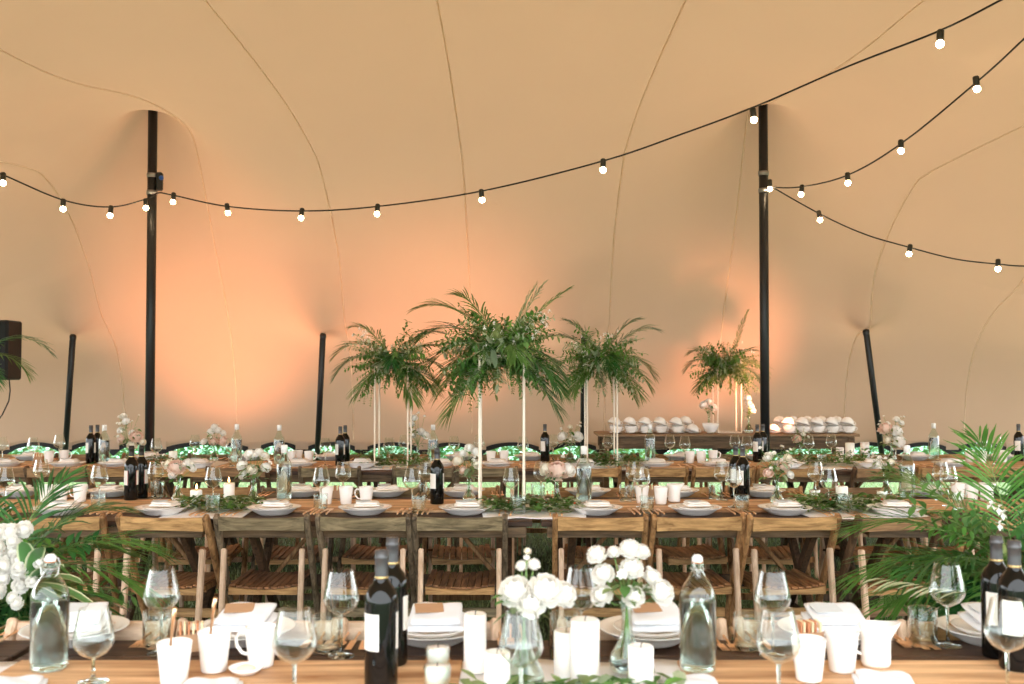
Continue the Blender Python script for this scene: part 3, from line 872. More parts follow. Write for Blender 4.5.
def b_sachets():
    r = empty('sachet_holder')
    mb = new('kraft'); mb.add([(-.03, -.02, 0), (.03, -.02, 0), (.03, .02, 0), (-.03, .02, 0), (-.034, -.024, .045), (.034, -.024, .045), (.034, .024, .045), (-.034, .024, .045)],
                              [(0, 3, 2, 1), (0, 1, 5, 4), (1, 2, 6, 5), (2, 3, 7, 6), (3, 0, 4, 7)]); mb.build('paper_box', r)
    for k in range(6):
        mb = new('butter' if k % 2 else 'rubber'); mb.rbox((-.026+.0105*k, .004*math.sin(k*2), .045), (.006, .036, .05), .002, Matrix.Rotation(.12*math.sin(k*3.1), 3, 'Y')); mb.build('sachet', r)
    return r
def b_dish():
    r = empty('butter_dish')
    mb = new('ceramic'); mb.lathe([(.001, .001), (.022, .001), (.034, .010), (.040, .017), (.0385, .018), (.032, .012), (.020, .005), (.001, .005)], 28); mb.build('dish_body', r)
    mb = new('butter'); mb.lathe([(.022, .008), (.020, .016), (.012, .020), (.001, .020)], 18); mb.build('butter', r)
    return r
def b_bud_vase():
    r = empty('bud_vase')
    pr = [(.001, .001), (.030, .001), (.036, .008), (.038, .020), (.033, .038), (.020, .058), (.0125, .080), (.0105, .105), (.012, .128), (.0155, .140)]
    mb = new('bottle_glass'); mb.lathe(pr, 24); mb.lathe([(max(.0005, a-.0018), z+.001) for a, z in reversed(pr)], 24); mb.build('vase_wall', r)
    mb = new('water'); mb.lathe([(.0005, .004), (.033, .006), (.0355, .018), (.031, .036), (.018, .056), (.012, .068), (.0005, .068)], 24); mb.build('water_fill', r)
    return r
BUILD.update({'glass': b_wine_glass, 'shortglass': lambda: b_wine_glass(.055, .165), 'tumbler': b_tumbler, 'swing': b_swing_bottle, 'wbottle': b_plain_water_bottle,
              'wine': b_wine_bottle, 'wine_red': lambda: b_wine_bottle('foil_dark', True), 'plate': b_plate, 'side': b_side_plate, 'napkin': b_napkin, 'napkin_cool': lambda: b_napkin('napkin_cool'), 'napkin_wedge': b_napkin_wedge,
              'card': b_card, 'card_kraft': lambda: b_card('kraft'), 'mug': b_mug, 'jug': b_jug,
              'pillar': b_pillar, 'pillar_lit': lambda: b_pillar(.031, .085, True), 'pillar_tall': lambda: b_pillar(.036, .145), 'pillar_mid': lambda: b_pillar(.031, .11),
              'votive': b_votive, 'slimA': lambda: b_pillar(.0265, .135), 'slimB': lambda: b_pillar(.033, .145), 'slimC': lambda: b_pillar(.028, .105), 'fork': lambda: cut('fork'), 'knife': lambda: cut('knife'), 'spoon': lambda: cut('spoon'),
              'sachets': b_sachets, 'dish': b_dish, 'vase': b_bud_vase})
NAMES = {'slimA': ('slim tall white pillar candle', 'candle'), 'slimB': ('broad tall white pillar candle', 'candle'), 'slimC': ('low white pillar candle', 'candle'), 'glass': ('empty stemmed wine glass', 'wine glass'), 'shortglass': ('short-stemmed wine glass', 'wine glass'), 'tumbler': ('clear water tumbler', 'glass'), 'swing': ('clear swing-top water bottle', 'bottle'), 'wbottle': ('clear water bottle with a long neck', 'bottle'),
         'wine': ('dark wine bottle with white label', 'bottle'), 'wine_red': ('dark wine bottle with white label', 'bottle'), 'mug': ('white china cup', 'cup'), 'jug': ('white milk jug', 'jug'),
         'pillar': ('white pillar candle', 'candle'), 'pillar_lit': ('lit white pillar candle', 'candle'), 'pillar_tall': ('tall white pillar candle', 'candle'), 'pillar_mid': ('white pillar candle', 'candle'),
         'votive': ('white votive candle', 'candle'), 'sachets': ('kraft box of sugar sachets', 'sachet box'), 'dish': ('small white butter dish', 'dish'), 'vase': ('clear bud vase', 'vase')}
GR = {'n': ('on the near table', 'near table'), 'm': ('on the middle table', 'middle table'), 'f': ('on the far table', 'far table')}
BOARDS = {'n': [(-1.19, -.12), (.40, 1.7)], 'm': [(-3, -1.75), (-1.32, -.16), (.38, 1.45), (2.08, 3.2)], 'f': [(-4.6, -2.85), (-2.25, -1.22), (-.62, .52), (1.05, 2.05), (2.95, 4.6)]}
BY = {'n': (1.86, 2.45), 'm': (5.15, 5.62), 'f': (7.6, 8.14)}
CLOTHS = {'n': [(-.14, .42), (-1.9, -1.17)], 'm': [(-1.74, -1.33), (-.15, .37), (1.46, 2.07)], 'f': [(-1.2, -.66), (.55, 1.02), (2.08, 2.93), (-2.83, -2.28)]}
def surf(row, px, py):
    p = atZ(px, py, BZ)
    if BY[row][0] <= p.y <= BY[row][1] and any(a <= p.x <= b_ for a, b_ in BOARDS[row]): return p
    p = atZ(px, py, TZ+.008)
    if any(a <= p.x <= b_ for a, b_ in CLOTHS[row]) : return p
    return atZ(px, py, TZ)
def put(row, kind, px, py, rz=None, sc=1, label=None):
    p = surf(row, px, py)
    o = place(kind, p, random.uniform(0, 6.28) if rz is None else rz, sc)
    if kind in NAMES:
        ph, cat = NAMES[kind]; ar, g = GR[row]
        grp = f'{cat}s on the {g}' if cat != 'glass' else f'water tumblers on the {g}'
        grp = grp.replace('glasss', 'glasses').replace('dishs', 'dishes').replace('boxs', 'boxes')
        if label: tag(o, label, cat, grp)
        else: reg(o, ph, cat, ar, px, grp)
    return o
def stack(row, px, py, side=True, kraft=False, rz=0, cutl=True, area='', cool=False, nl=3):
    """one place setting: dinner plate, side plate, napkin, card; cutlery either side"""
    p = surf(row, px, py); p.z = max(p.z, TZ)
    far = rz > 1
    o = place('plate', p, 0); reg(o, 'white dinner plate', 'plate', area, px, 'dinner plates '+area)
    q = p+Vector((0, 0, .0200)); o = place('side', q, 0); reg(o, 'small grey-white side plate stacked', 'plate', area, px, 'side plates '+area)
    s_ = -1 if far else 1
    q = p+Vector((.01, .012*s_, .0415)); o = place('napkin_wedge' if cool else 'napkin', q, rz+random.uniform(-.2, .2)); reg(o, 'folded pale napkin', 'napkin', area, px, 'napkins '+area)
    q = p+Vector((-.01, -.0*s_, .0665)); o = place('card_kraft' if kraft else 'card', q, rz+.15); o.rotation_euler.x = 0
    if cool: o.location.z += .019; o.rotation_euler = (-.216, 0, rz+.15)
    reg(o, 'brown kraft place card' if kraft else 'pale grey place card', 'place card', area, px, 'place cards '+area)
    if cutl:
        R = Matrix.Rotation(rz, 3, 'Z')
        ks = [('fork', -.235, 'outer'), ('fork', -.205, 'middle'), ('fork', -.178, 'inner'), ('knife', .178, 'inner'), ('knife', .205, 'middle'), ('spoon', .235, 'outer')]
        if nl == 2: ks = [ks[0], ks[2], ks[3], ks[5]]
        for k, dx, w in ks:
            q = Vector((p.x, p.y, TZ+.0005 if row != 'n' or 1 else TZ))+R @ Vector((dx, -.02, 0))
            inb = BY[row][0]-.085 <= q.y <= BY[row][1]+.05 and any(a-.02 <= q.x <= b_+.02 for a, b_ in BOARDS[row])
            inc = any(a-.02 <= q.x <= b_+.02 for a, b_ in CLOTHS[row])
            q.z = BZ+.0005 if inb else (TZ+.0075 if inc else TZ+.0005)
            o = place(k, q, rz+random.uniform(-.05, .05))
            reg(o, f'copper {k}, {w} piece beside plates', k, area, px, f'copper {k}s {area}'.replace('knifes', 'knives'))
AM1 = 'at near side of middle table'; AM2 = 'at far side of middle table'; AF1 = 'at near side of far table'; AF2 = 'at far side of far table'; AN = 'at far side of nearest table'
for px in (60, 162, 274, 365, 465, 596, 695, 785, 895): stack('m', px, 514, area=AM1)
for px in (18, 110, 300, 386, 462, 588, 676, 762, 925): stack('m', px, 496, rz=PI, area=AM2)
for px in (5, 67, 116, 197, 299, 361, 440, 497, 584, 656, 717, 787, 873, 950): stack('f', px, 467.3, area=AF1, nl=2)
for px in (30, 150, 250, 330, 460, 530, 680, 760, 915, 1000): stack('f', px, 459.8, rz=PI, area=AF2, nl=2)
for px, kr, py in ((75, 0, 641), (243, 1, 641), (433, 1, 641), (650, 1, 641), (830, 0, 641), (990, 0, 641)): stack('n', px, py, rz=PI, kraft=kr, area=AN, cool=True)

# ---- near table pieces
for a in (('swing', 49, 669, .2), ('glass', 161, 653), ('tumbler', 157, 646), ('shortglass', 93, 682), ('mug', 174, 684, 1.4), ('mug', 214, 671, 1.9), ('mug', 261, 666, PI),
          ('glass', 294, 714), ('glass', 341, 656), ('tumbler', 327, 651), ('wine', 381, 686, .3), ('wine', 392, 664, .0), ('dish', 246, 674),
          ('glass', 521, 718), ('glass', 581, 652), ('tumbler', 564, 649), ('swing', 698, 670, 1.0), ('tumbler', 748, 649),
          ('glass', 773, 656), ('glass', 779, 714), ('mug', 809, 680, 1.6), ('mug', 842, 671, 1.2), ('jug', 876, 666, 0), ('tumbler', 923, 643), ('glass', 948, 646),
          ('wine', 998, 657, .4), ('wine', 1016, 669, .3), ('glass', 1008, 700), ('sachets', 191, 650, .3), ('sachets', 808, 648, .2)):
    put('n', a[0], a[1], a[2], a[3] if len(a) > 3 else None)
put('n', 'slimA', 475, 671, 0); put('n', 'slimB', 585, 684, 0); put('n', 'slimC', 497, 701, 0); put('n', 'slimC', 641, 694, 0); put('n', 'slimC', 566, 676, 0)
put('n', 'votive', 438, 666); put('n', 'votive', 437, 686)
for px, py, rz, l in ((210, 692, .1, 'white napkin lying flat in front of the two cups with spoons'), (690, 688, .05, 'white napkin in front of the right water bottle'), (884, 684, -.2, 'white napkin in front of the milk jug'), (12, 690, .2, 'white napkin at the left corner below the water bottle')):
    tag(place('napkin_cool', surf('n', px, py), rz), l, 'napkin', 'napkins lying on the near table')
for px, py, l in ((174, 684, 'long copper spoon standing in the cup nearest the short-stemmed wine glass'), (214, 671, 'long copper spoon leaning in the cup left of the handled cup')):
    p = surf('n', px, py)
    o = place('spoon', p+Vector((-.012, 0, .075)), 0); o.rotation_euler = (PI/2-.25, -.0, .0); o.rotation_euler = (-1.1, 0, .5); o.location = p+Vector((-.009, .004, .085))
    tag(o, l, 'spoon', 'spoons in cups')

# ---- middle table
for a in (('glass', 41, 496), ('glass', 99, 505), ('tumbler', 98, 511), ('glass', 5, 508), ('wine_red', 131, 500, .2), ('wine_red', 141, 498, -.1), ('glass', 155, 499), ('tumbler', 157, 497),
          ('glass', 213, 507), ('tumbler', 212.5, 512), ('pillar_lit', 196, 506), ('pillar_lit', 229, 498), ('mug', 46, 502, 1.3), ('mug', 61, 502, 1.7), ('mug', 80, 502, PI),
          ('wbottle', 284, 500), ('glass', 321, 508), ('tumbler', 320.5, 511.5), ('glass', 343, 500), ('mug', 326, 504, 1.5), ('mug', 346, 504, 1.3), ('mug', 366, 504, PI), ('sachets', 336, 498, .2),
          ('glass', 412, 509), ('tumbler', 418.5, 513), ('glass', 426, 500), ('tumbler', 425, 498), ('wine', 437, 504, .2), ('glass', 511, 508), ('tumbler', 518.5, 513), ('glass', 541, 499), ('tumbler', 538, 500),
          ('wbottle', 584, 502), ('glass', 634, 500), ('glass', 642, 507), ('tumbler', 626, 501), ('tumbler', 647, 514), ('mug', 661, 504, 1.4), ('mug', 642, 503, 1.5), ('jug', 674, 502, 0), ('sachets', 655, 497, -.2),
          ('glass', 722, 500), ('glass', 734, 507), ('tumbler', 715, 499), ('tumbler', 742, 513), ('wine', 736, 497, .4), ('wine', 743, 500, .2),
          ('glass', 816, 500), ('glass', 829, 509), ('tumbler', 845, 512), ('pillar_mid', 842, 507), ('votive', 815, 498), ('votive', 882, 499), ('wbottle', 907.5, 499),
          ('glass', 941, 500), ('glass', 949, 506), ('tumbler', 928, 497), ('tumbler', 960, 510), ('mug', 958, 500, 1.5), ('mug', 972, 500, 1.4), ('jug', 987, 501, 0)):
    put('m', a[0], a[1], a[2], a[3] if len(a) > 3 else None)
# ---- far table
for a in (('glass', 2, 464), ('glass', 33, 465), ('glass', 59, 461), ('mug', 49, 463, 1.5), ('mug', 64, 462, 0), ('sachets', 39, 462, 0), ('wine', 90.5, 463.5, .2), ('wine', 97, 462.5, -.2), ('wbottle', 104, 464),
          ('glass', 156, 466), ('pillar', 173, 464), ('glass', 195, 461), ('glass', 231, 466), ('tumbler', 233, 467), ('wbottle', 236.6, 462.5),
          ('wbottle', 279, 464), ('mug', 291, 463, 1.4), ('mug', 298, 462, 1.5), ('mug', 309, 463, 0), ('sachets', 292, 460, 0), ('glass', 325, 466), ('wine', 340, 465.5, .1), ('wine', 345, 463.5, .3),
          ('glass', 389, 465), ('glass', 404, 461), ('wbottle', 433, 462.5), ('glass', 454, 463), ('glass', 479, 461), ('mug', 491, 463, 1.4), ('mug', 504, 462.5, 1.5), ('sachets', 497, 460, 0),
          ('glass', 523, 464), ('wine', 545, 461.5, .3), ('glass', 553, 460), ('glass', 608, 461), ('tumbler', 619, 467), ('wbottle', 650, 462), ('glass', 670, 460.5), ('glass', 685, 463),
          ('mug', 690, 463, 1.4), ('mug', 701, 463, 1.5), ('mug', 713, 462, 0), ('glass', 735, 460.5), ('glass', 747, 463), ('wine', 757.5, 462, .2), ('wine', 763, 461, .2),
          ('glass', 809, 462), ('glass', 831.5, 460), ('tumbler', 822, 466), ('pillar_mid', 840, 461), ('pillar_tall', 850, 460.5), ('pillar_tall', 865, 459.5), ('glass', 896, 461),
          ('wine', 1019, 461, .2), ('wbottle', 934, 459.5), ('glass', 982, 460), ('glass', 997, 464), ('mug', 970, 462, 1.4), ('mug', 982, 463, 1.5), ('mug', 1003, 462, .5), ('dish', 961, 462)):
    put('f', a[0], a[1], a[2], a[3] if len(a) > 3 else None)

# ------------------------------------------------------------------ flowers
def rose_mesh(col, seed, layers=6, R=.03):
    rnd = random.Random(seed); mb = new(col)
    mb.sphere((0, 0, -R*.05), R*.62, 10, 6)
    for L_ in range(layers):
        ph = math.radians(16+17.5*L_); n_ = 3+L_ if L_ < 4 else 7
        for k in range(n_):
            a0 = 2*PI*k/n_+L_*1.9+rnd.uniform(-.2, .2); wd = min(1.2, 3.6/n_)*rnd.uniform(.85, 1.1); p2 = ph+rnd.uniform(-.07, .07); vs_ = []
            for j in range(6):
                t_ = j/5; pol = p2+.62*(1-t_)-.10*t_
                rad0 = R*(.62+.36*t_+(.06+.015*L_)*t_**3)
                for i in range(7):
                    u = i/6*2-1; ww = wd*(.35+.65*math.sin(PI*min(1, t_*.62+.14)))/max(.5, math.sin(pol)+.25)
                    pl = pol+.10*abs(u)**2.5*t_+.02*math.sin(7*u+seed+k)*t_
                    a = a0+u*ww; rad = rad0*(1-.06*abs(u)**2*(1-t_))+R*.03*t_*math.sin(5*u+k*2)
                    vs_.append((rad*math.sin(pl)*math.cos(a), rad*math.sin(pl)*math.sin(a), rad*math.cos(pl)*.92))
            mb.add(vs_, [(j*7+i, j*7+i+1, (j+1)*7+i+1, (j+1)*7+i) for j in range(5) for i in range(6)], True)
    mb.mat('stem_green'); mb.lathe([(.001, -R*.95), (R*.2, -R*.85), (R*.3, -R*.65), (R*.2, -R*.5)], 8)
    me = mb.build('rose_tmp'); d_ = me.data; bpy.data.objects.remove(me); return d_
def small_flower_mesh(col, seed, n_=7):
    rnd = random.Random(seed); mb = new(col)
    for k in range(n_*2):
        a = 2*PI*k/n_+(.4 if k >= n_ else 0); e_ = .25 if k < n_ else .9
        mb.leaf((0, 0, 0), (math.cos(a), math.sin(a), e_), .016, .010, seg=3, droop=.1)
    mb.mat('petal_cream'); mb.sphere((0, 0, .004), .004, 6, 4)
    me = mb.build('bloom_tmp'); d_ = me.data; bpy.data.objects.remove(me); return d_
ROSE = {c_: [rose_mesh(c_, s_) for s_ in (1, 2)] for c_ in ('petal_white', 'petal_blush', 'petal_cream')}
SMALLF = small_flower_mesh('petal_white', 3)
def orient(o, d_):
    o.rotation_mode = 'QUATERNION'; o.rotation_quaternion = Vector(d_).to_track_quat('Z', 'Y')
def bouquet(loc, blooms, label, mouth=.135, leaves=8, smalls=6, spread=.06, height=.09, seed=1, leafcol='leaf_green', group='rose bouquets in bud vases'):
    """blooms: list of (dx, dz, radius, colour, dy) relative to the vase mouth"""
    rnd = random.Random(seed); r = empty('flower_bouquet', loc)
    ms = new('stem_green'); base_ = Vector((0, 0, .03)); mo = Vector((0, 0, mouth))
    for (dx, dz, rad, col, dy) in blooms:
        p = Vector((dx, dy, mouth+dz)); d_ = (p-Vector((0, 0, mouth-.06))).normalized()
        d_ = (d_+Vector((0, -.5, .1))).normalized()
        o = bpy.data.objects.new('rose_bloom', rnd.choice(ROSE[col])); C.objects.link(o); o.parent = r; o.location = p; orient(o, d_); k = rad/.03; o.scale = (k, k, k)
        ms.tube([base_+Vector((rnd.uniform(-.01, .01), rnd.uniform(-.01, .01), 0)), mo, (mo+p)/2+Vector((0, 0, -.01)), p-d_*rad*.3], .0016, 5)
    for _ in range(smalls):
        a = rnd.uniform(0, 2*PI); p = Vector((math.cos(a)*spread*rnd.uniform(.5, 1.2), math.sin(a)*spread*.7, mouth+height*rnd.uniform(.4, 1.5)))
        o = bpy.data.objects.new('small_bloom', SMALLF); C.objects.link(o); o.parent = r; o.location = p; orient(o, (p-mo).normalized()+Vector((0, -.4, 0))); k = rnd.uniform(.6, 1.1); o.scale = (k, k, k)
        ms.tube([base_, mo, (mo+p)/2+Vector((0, 0, .01)), p], .001, 4)
    ms.build('stems', r)
    ml = new(leafcol)
    for k in range(leaves*3):
        a = rnd.uniform(0, 2*PI); rr = spread*rnd.uniform(.1, .8)
        p = Vector((math.cos(a)*rr, math.sin(a)*rr, mouth+height*rnd.uniform(-.05, .9)))
        if k % 3 == 0: ml.mat(rnd.choice(['leaf_green', 'sage', 'leaf_olive']))
        ml.leaf(p, (math.cos(a), math.sin(a), rnd.uniform(-.5, .9)), rnd.uniform(.03, .06), rnd.uniform(.014, .026), droop=.3, seg=4)
    ml.build('leaves', r)
    tag(r, label, 'bouquet', group)
    return r
def vb(row, px, py, blooms, label, sc=1, **kw):
    put(row, 'vase', px, py, 0, sc); p = surf(row, px, py)
    kw.setdefault('mouth', .135*sc)
    bouquet(p+Vector((0, 0, .001)), blooms, label, **kw)
W, B, K = 'petal_white', 'petal_blush', 'petal_cream'
vb('m', 178, 503, [(.0, .055, .046, B, -.03), (-.02, .02, .025, W, -.03), (-.05, .07, .030, K, 0), (.05, .075, .030, W, 0), (.075, .05, .022, W, .0)], 'large blush rose posy in the vase right of the twin wine bottles', seed=2, spread=.07)
vb('m', 253, 504, [(-.06, .07, .030, W, 0), (-.02, .13, .030, W, 0), (.03, .14, .026, W, 0), (.06, .12, .026, K, 0), (.07, .06, .028, W, -.01), (.0, .05, .030, K, -.03), (-.05, .02, .026, W, -.01)], 'bushy cream rose bouquet right of the two lit candles', seed=3, leaves=12, smalls=9, spread=.08)
vb('m', 469, 503, [(-.03, .04, .024, B, -.01), (.0, .16, .026, W, 0), (.035, .14, .026, W, 0), (-.035, .13, .022, W, 0), (.04, .07, .03, K, .0), (-.06, .09, .03, K, 0)], 'white and cream bouquet left of the central plant stand', seed=4, leaves=12, smalls=6)
vb('m', 557, 507, [(.0, .05, .058, B, -.02), (-.055, .06, .038, K, 0), (.055, .055, .042, W, 0)], 'dense blush and cream bouquet right of the table gap', seed=5, leaves=8, smalls=6, spread=.06)
vb('m', 777, 504, [(-.05, .03, .028, B, -.02), (.03, .06, .030, B, -.02), (.07, .02, .024, W, 0), (-.05, .11, .024, W, 0), (.06, .11, .024, K, 0)], 'airy green and blush bouquet right of the tall dark bottles', seed=6, leaves=16, smalls=14, spread=.09, height=.12, leafcol='sage')
vb('m', 886, 497, [(-.05, .05, .026, W, 0), (.03, .06, .024, K, 0), (.08, .02, .024, B, 0)], 'loose white bouquet left of the right water bottle', seed=7, leaves=14, smalls=12, spread=.08, leafcol='sage')
vb('f', 128, 463, [(.07, .07, .050, B, -.02), (-.05, .05, .036, B, 0), (.11, .03, .03, K, 0), (.03, .10, .028, W, 0), (.03, .0, .04, K, 0), (-.06, .12, .030, W, 0), (-.02, .19, .034, W, 0), (-.04, .23, .03, W, 0)], 'tall blush rose bouquet beside the clamped tent pole', seed=8, leaves=14, smalls=8, spread=.12, height=.16)
vb('f', 214, 461, [(-.03, .10, .03, W, 0), (.03, .11, .03, W, 0), (.07, .02, .045, B, 0), (-.08, .02, .03, W, 0), (.0, .02, .035, B, -.02), (.0, .14, .028, W, 0), (.07, .09, .026, W, 0)], 'round white and blush bouquet left of the tall white-capped bottle', seed=9, leaves=12, smalls=6, spread=.08, height=.12)
vb('f', 418, 463, [(-.03, .22, .03, W, 0), (-.05, .17, .026, W, 0), (.02, .11, .036, W, 0), (.06, .08, .036, W, 0), (-.04, .08, .026, W, 0)], 'tall white stock flowers beside the left double-rod stand', seed=10, leaves=10, smalls=8, spread=.06, height=.18)
vb('f', 570, 461, [(-.06, .06, .042, W, 0), (.06, .06, .046, W, -.01), (.0, .14, .02, K, 0), (.0, .03, .03, K, 0)], 'white rose bouquet left of the black edge pole', seed=11, leaves=8, smalls=8, spread=.07, height=.13)
vb('f', 801, 461, [(-.03, .04, .036, B, 0), (.02, .08, .02, W, 0)], 'small blush bouquet in front of the right stacked cups', seed=12, leaves=10, smalls=8, spread=.07, height=.12)
vb('f', 892, 461, [(-.05, .12, .055, B, 0), (.03, .10, .055, W, 0), (.05, .02, .06, W, 0), (.04, .20, .028, W, 0), (.08, .17, .024, W, 0), (-.03, .03, .035, K, 0)], 'large white and blush bouquet right of the pillar candles', seed=13, leaves=14, smalls=12, spread=.1, height=.16)
# near bouquets in wider clear vases
vb('n', 524, 690, [(-.018, .052, .036, W, -.02), (.045, .056, .038, W, -.03), (.085, .042, .030, W, 0), (.015, .030, .030, W, -.04), (-.005, .105, .013, W, 0), (.022, .108, .014, W, 0), (.008, .138, .008, K, 0), (.006, .124, .007, W, 0)], 'dense white peony bouquet in a clear vase among the near pillar candles', sc=1.25, mouth=.165, seed=14, leaves=6, smalls=2, spread=.05, height=.05)
vb('n', 627, 672, [(-.070, .115, .023, W, 0), (-.03, .122, .015, W, 0), (.008, .128, .025, W, 0), (.036, .118, .021, W, .02), (-.056, .072, .026, W, -.01), (.010, .085, .027, W, -.01), (-.060, .025, .025, W, -.02), (.012, .025, .026, W, -.03), (.078, .030, .031, W, -.01), (.060, .062, .021, W, .0)], 'loose bouquet of ten white roses left of the near water bottle', sc=1.15, mouth=.155, seed=15, leaves=9, smalls=4, spread=.05, height=.06)

# garlands
def garland(x0, x1, y, z, label, seed, n=150, wid=.10, hgt=.05):
    rnd = random.Random(seed); r = empty('greenery_garland', ((x0+x1)/2, y, z)); L = x1-x0
    mb = new('stem_green'); pts = [(-L/2+L*k/14, .03*math.sin(k*1.3+seed), .012) for k in range(15)]; mb.tube(pts, .003, 5); mb.build('garland_stem', r)
    mb = new('leaf_green')
    for k in range(int(n*1.35)):
        mb.mat(rnd.choice(['leaf_green', 'leaf_green', 'palm_fresh', 'leaf_olive', 'sage']))
        x = rnd.uniform(-L/2, L/2); yy = rnd.gauss(0, wid*.45); a = rnd.uniform(0, 2*PI); zz = rnd.uniform(.006, hgt*1.35)*max(.3, 1-abs(yy)/wid)
        L_ = rnd.uniform(.04, .085); ez = rnd.uniform(-.02, .7)
        mb.leaf((x, yy, zz), (math.cos(a), math.sin(a), ez), L_, L_*.36, droop=min(.35, max(0, (zz/L_)*.6)), seg=3)
    mb.build('leaves', r)
    mb = new('berry')
    for k in range(5): mb.sphere((rnd.uniform(-L/2, L/2), rnd.uniform(-.05, .05), hgt*.8), .006, 6, 4)
    mb.build('berries', r)
    tag(r, label, 'garland', 'greenery garlands along the tables')
z = TZ+.008
garland(-1.74, -1.34, 5.28, z, 'leafy garland around the two lit candles on the middle table', 1, 220, .16)
garland(-.14, .36, 5.2, z, 'leafy garland at the centre gap of the middle table', 2, 240, .16)
garland(1.46, 2.06, 5.22, z, 'leafy garland around candles at right of the middle table', 3, 300, .18, .07)
garland(-1.18, -.68, 7.8, z, 'leafy garland around the double-rod stand on the far table', 4, 240, .2, .09)
garland(.57, 1.0, 7.8, z, 'leafy garland under the right stand on the far table', 5, 220, .2, .09)
garland(2.1, 2.92, 7.9, z, 'leafy garland around the pillar candles on the far table', 6, 300, .2, .09)
garland(-2.8, -2.35, 7.8, z, 'leafy garland behind the blush rose vase on the far table', 7, 120, .15, .06)
garland(-.12, .40, 2.12, z, 'leafy garland among the near pillar candles and roses', 8, 230, .12, .034)
garland(.42, .72, 7.8, z, 'small leafy garland beside the far white rose bouquet', 9, 80, .12, .06)

# ------------------------------------------------------------------ palms
def frond(mb, p, az, el, L, rnd, lf=.20, n=26, droop=1.2, col='palm_green', W=.011, stemcol='stem_green', bare=.22):
    p = Vector(p); d_ = Vector((math.cos(az)*math.cos(el), math.sin(az)*math.cos(el), math.sin(el))); pts = [Vector(p)]; ds = [Vector(d_)]
    st = L/n
    for k in range(n):
        d_ = (d_+Vector((0, 0, -droop*st/L*(.4+1.2*k/n)))).normalized(); p = p+d_*st; pts.append(Vector(p)); ds.append(Vector(d_))
    mb.mat(stemcol); mb.tube(pts[::2], [.0035*(1-.75*i/(len(pts[::2])-1)) for i in range(len(pts[::2]))], 5); mb.mat(col)
    side0 = ds[0].cross(Vector((0, 0, 1)))
    if side0.length < .1: side0 = Vector((math.sin(az), -math.cos(az), 0))
    side0.normalize()
    for k in range(n+1):
        t_ = k/n
        if t_ < bare: continue
        tt = (t_-bare)/(1-bare)
        ll = lf*(.35+.65*math.sin(PI*(tt*.80+.14))); d0 = ds[k]
        sd = (side0-d0*side0.dot(d0)).normalized(); up = sd.cross(d0)
        for sg in (-1, 1):
            ang = .95-.6*tt+rnd.uniform(-.08, .08)
            dd = d0*math.cos(ang)+sd*sg*math.sin(ang)+up*rnd.uniform(.05, .3)
            mb.leaf(pts[k]+d0*st*(.25*sg), dd, ll*rnd.uniform(.85, 1.1), W, up=up, droop=.18+.2*rnd.random(), seg=4)
def sprig(mb, p, d_, L, rnd, ll=.035, lw=.016, n=12, droop=.5, col='leaf_green'):
    p = Vector(p); d_ = Vector(d_).normalized(); pts = [Vector(p)]
    mb.mat(col)
    for k in range(n):
        d_ = (d_+Vector((rnd.uniform(-.08, .08), rnd.uniform(-.08, .08), -droop/n))).normalized(); p = p+d_*(L/n); pts.append(Vector(p))
        if k < 2: continue
        a = rnd.uniform(0, 2*PI); sd = d_.orthogonal().normalized(); sd = Matrix.Rotation(a, 3, d_) @ sd
        for sg in (-1, 1):
            dd = d_*.5+sd*sg
            mb.leaf(p, dd, ll*(1-.4*k/n)*rnd.uniform(.8, 1.2), lw*(1-.3*k/n), droop=.2, seg=3)
    mb.mat('stem_green'); mb.tube(pts[::3]+[pts[-1]], .0013, 4)
def varleaf(parent, p, dirs, L, W):
    for d_ in dirs:
        mb = new('variegated'); v0 = len(mb.v); mb.leaf(p, d_, L, W, seg=6, droop=.35, fold=.15)
        # widen to five columns so that the pale margin has its own vertices
        q = mb.v; nv = []; ed = []; nf = []
        for i in range(0, len(q), 3):
            a, b_, c_ = map(Vector, q[i:i+3]); nv += [a, a.lerp(b_, .35), b_, c_.lerp(b_, .35), c_]; ed += [1, .4, 0, .4, 1]
        for i in range(6):
            for j in range(4): nf.append((i*5+j, i*5+j+1, (i+1)*5+j+1, (i+1)*5+j))
        mb.v = [tuple(x) for x in nv]; mb.f = nf; mb.mi = [0]*len(nf); mb.smooth = [True]*len(nf); mb.edge = ed
        mb.build('variegated_leaf', parent)
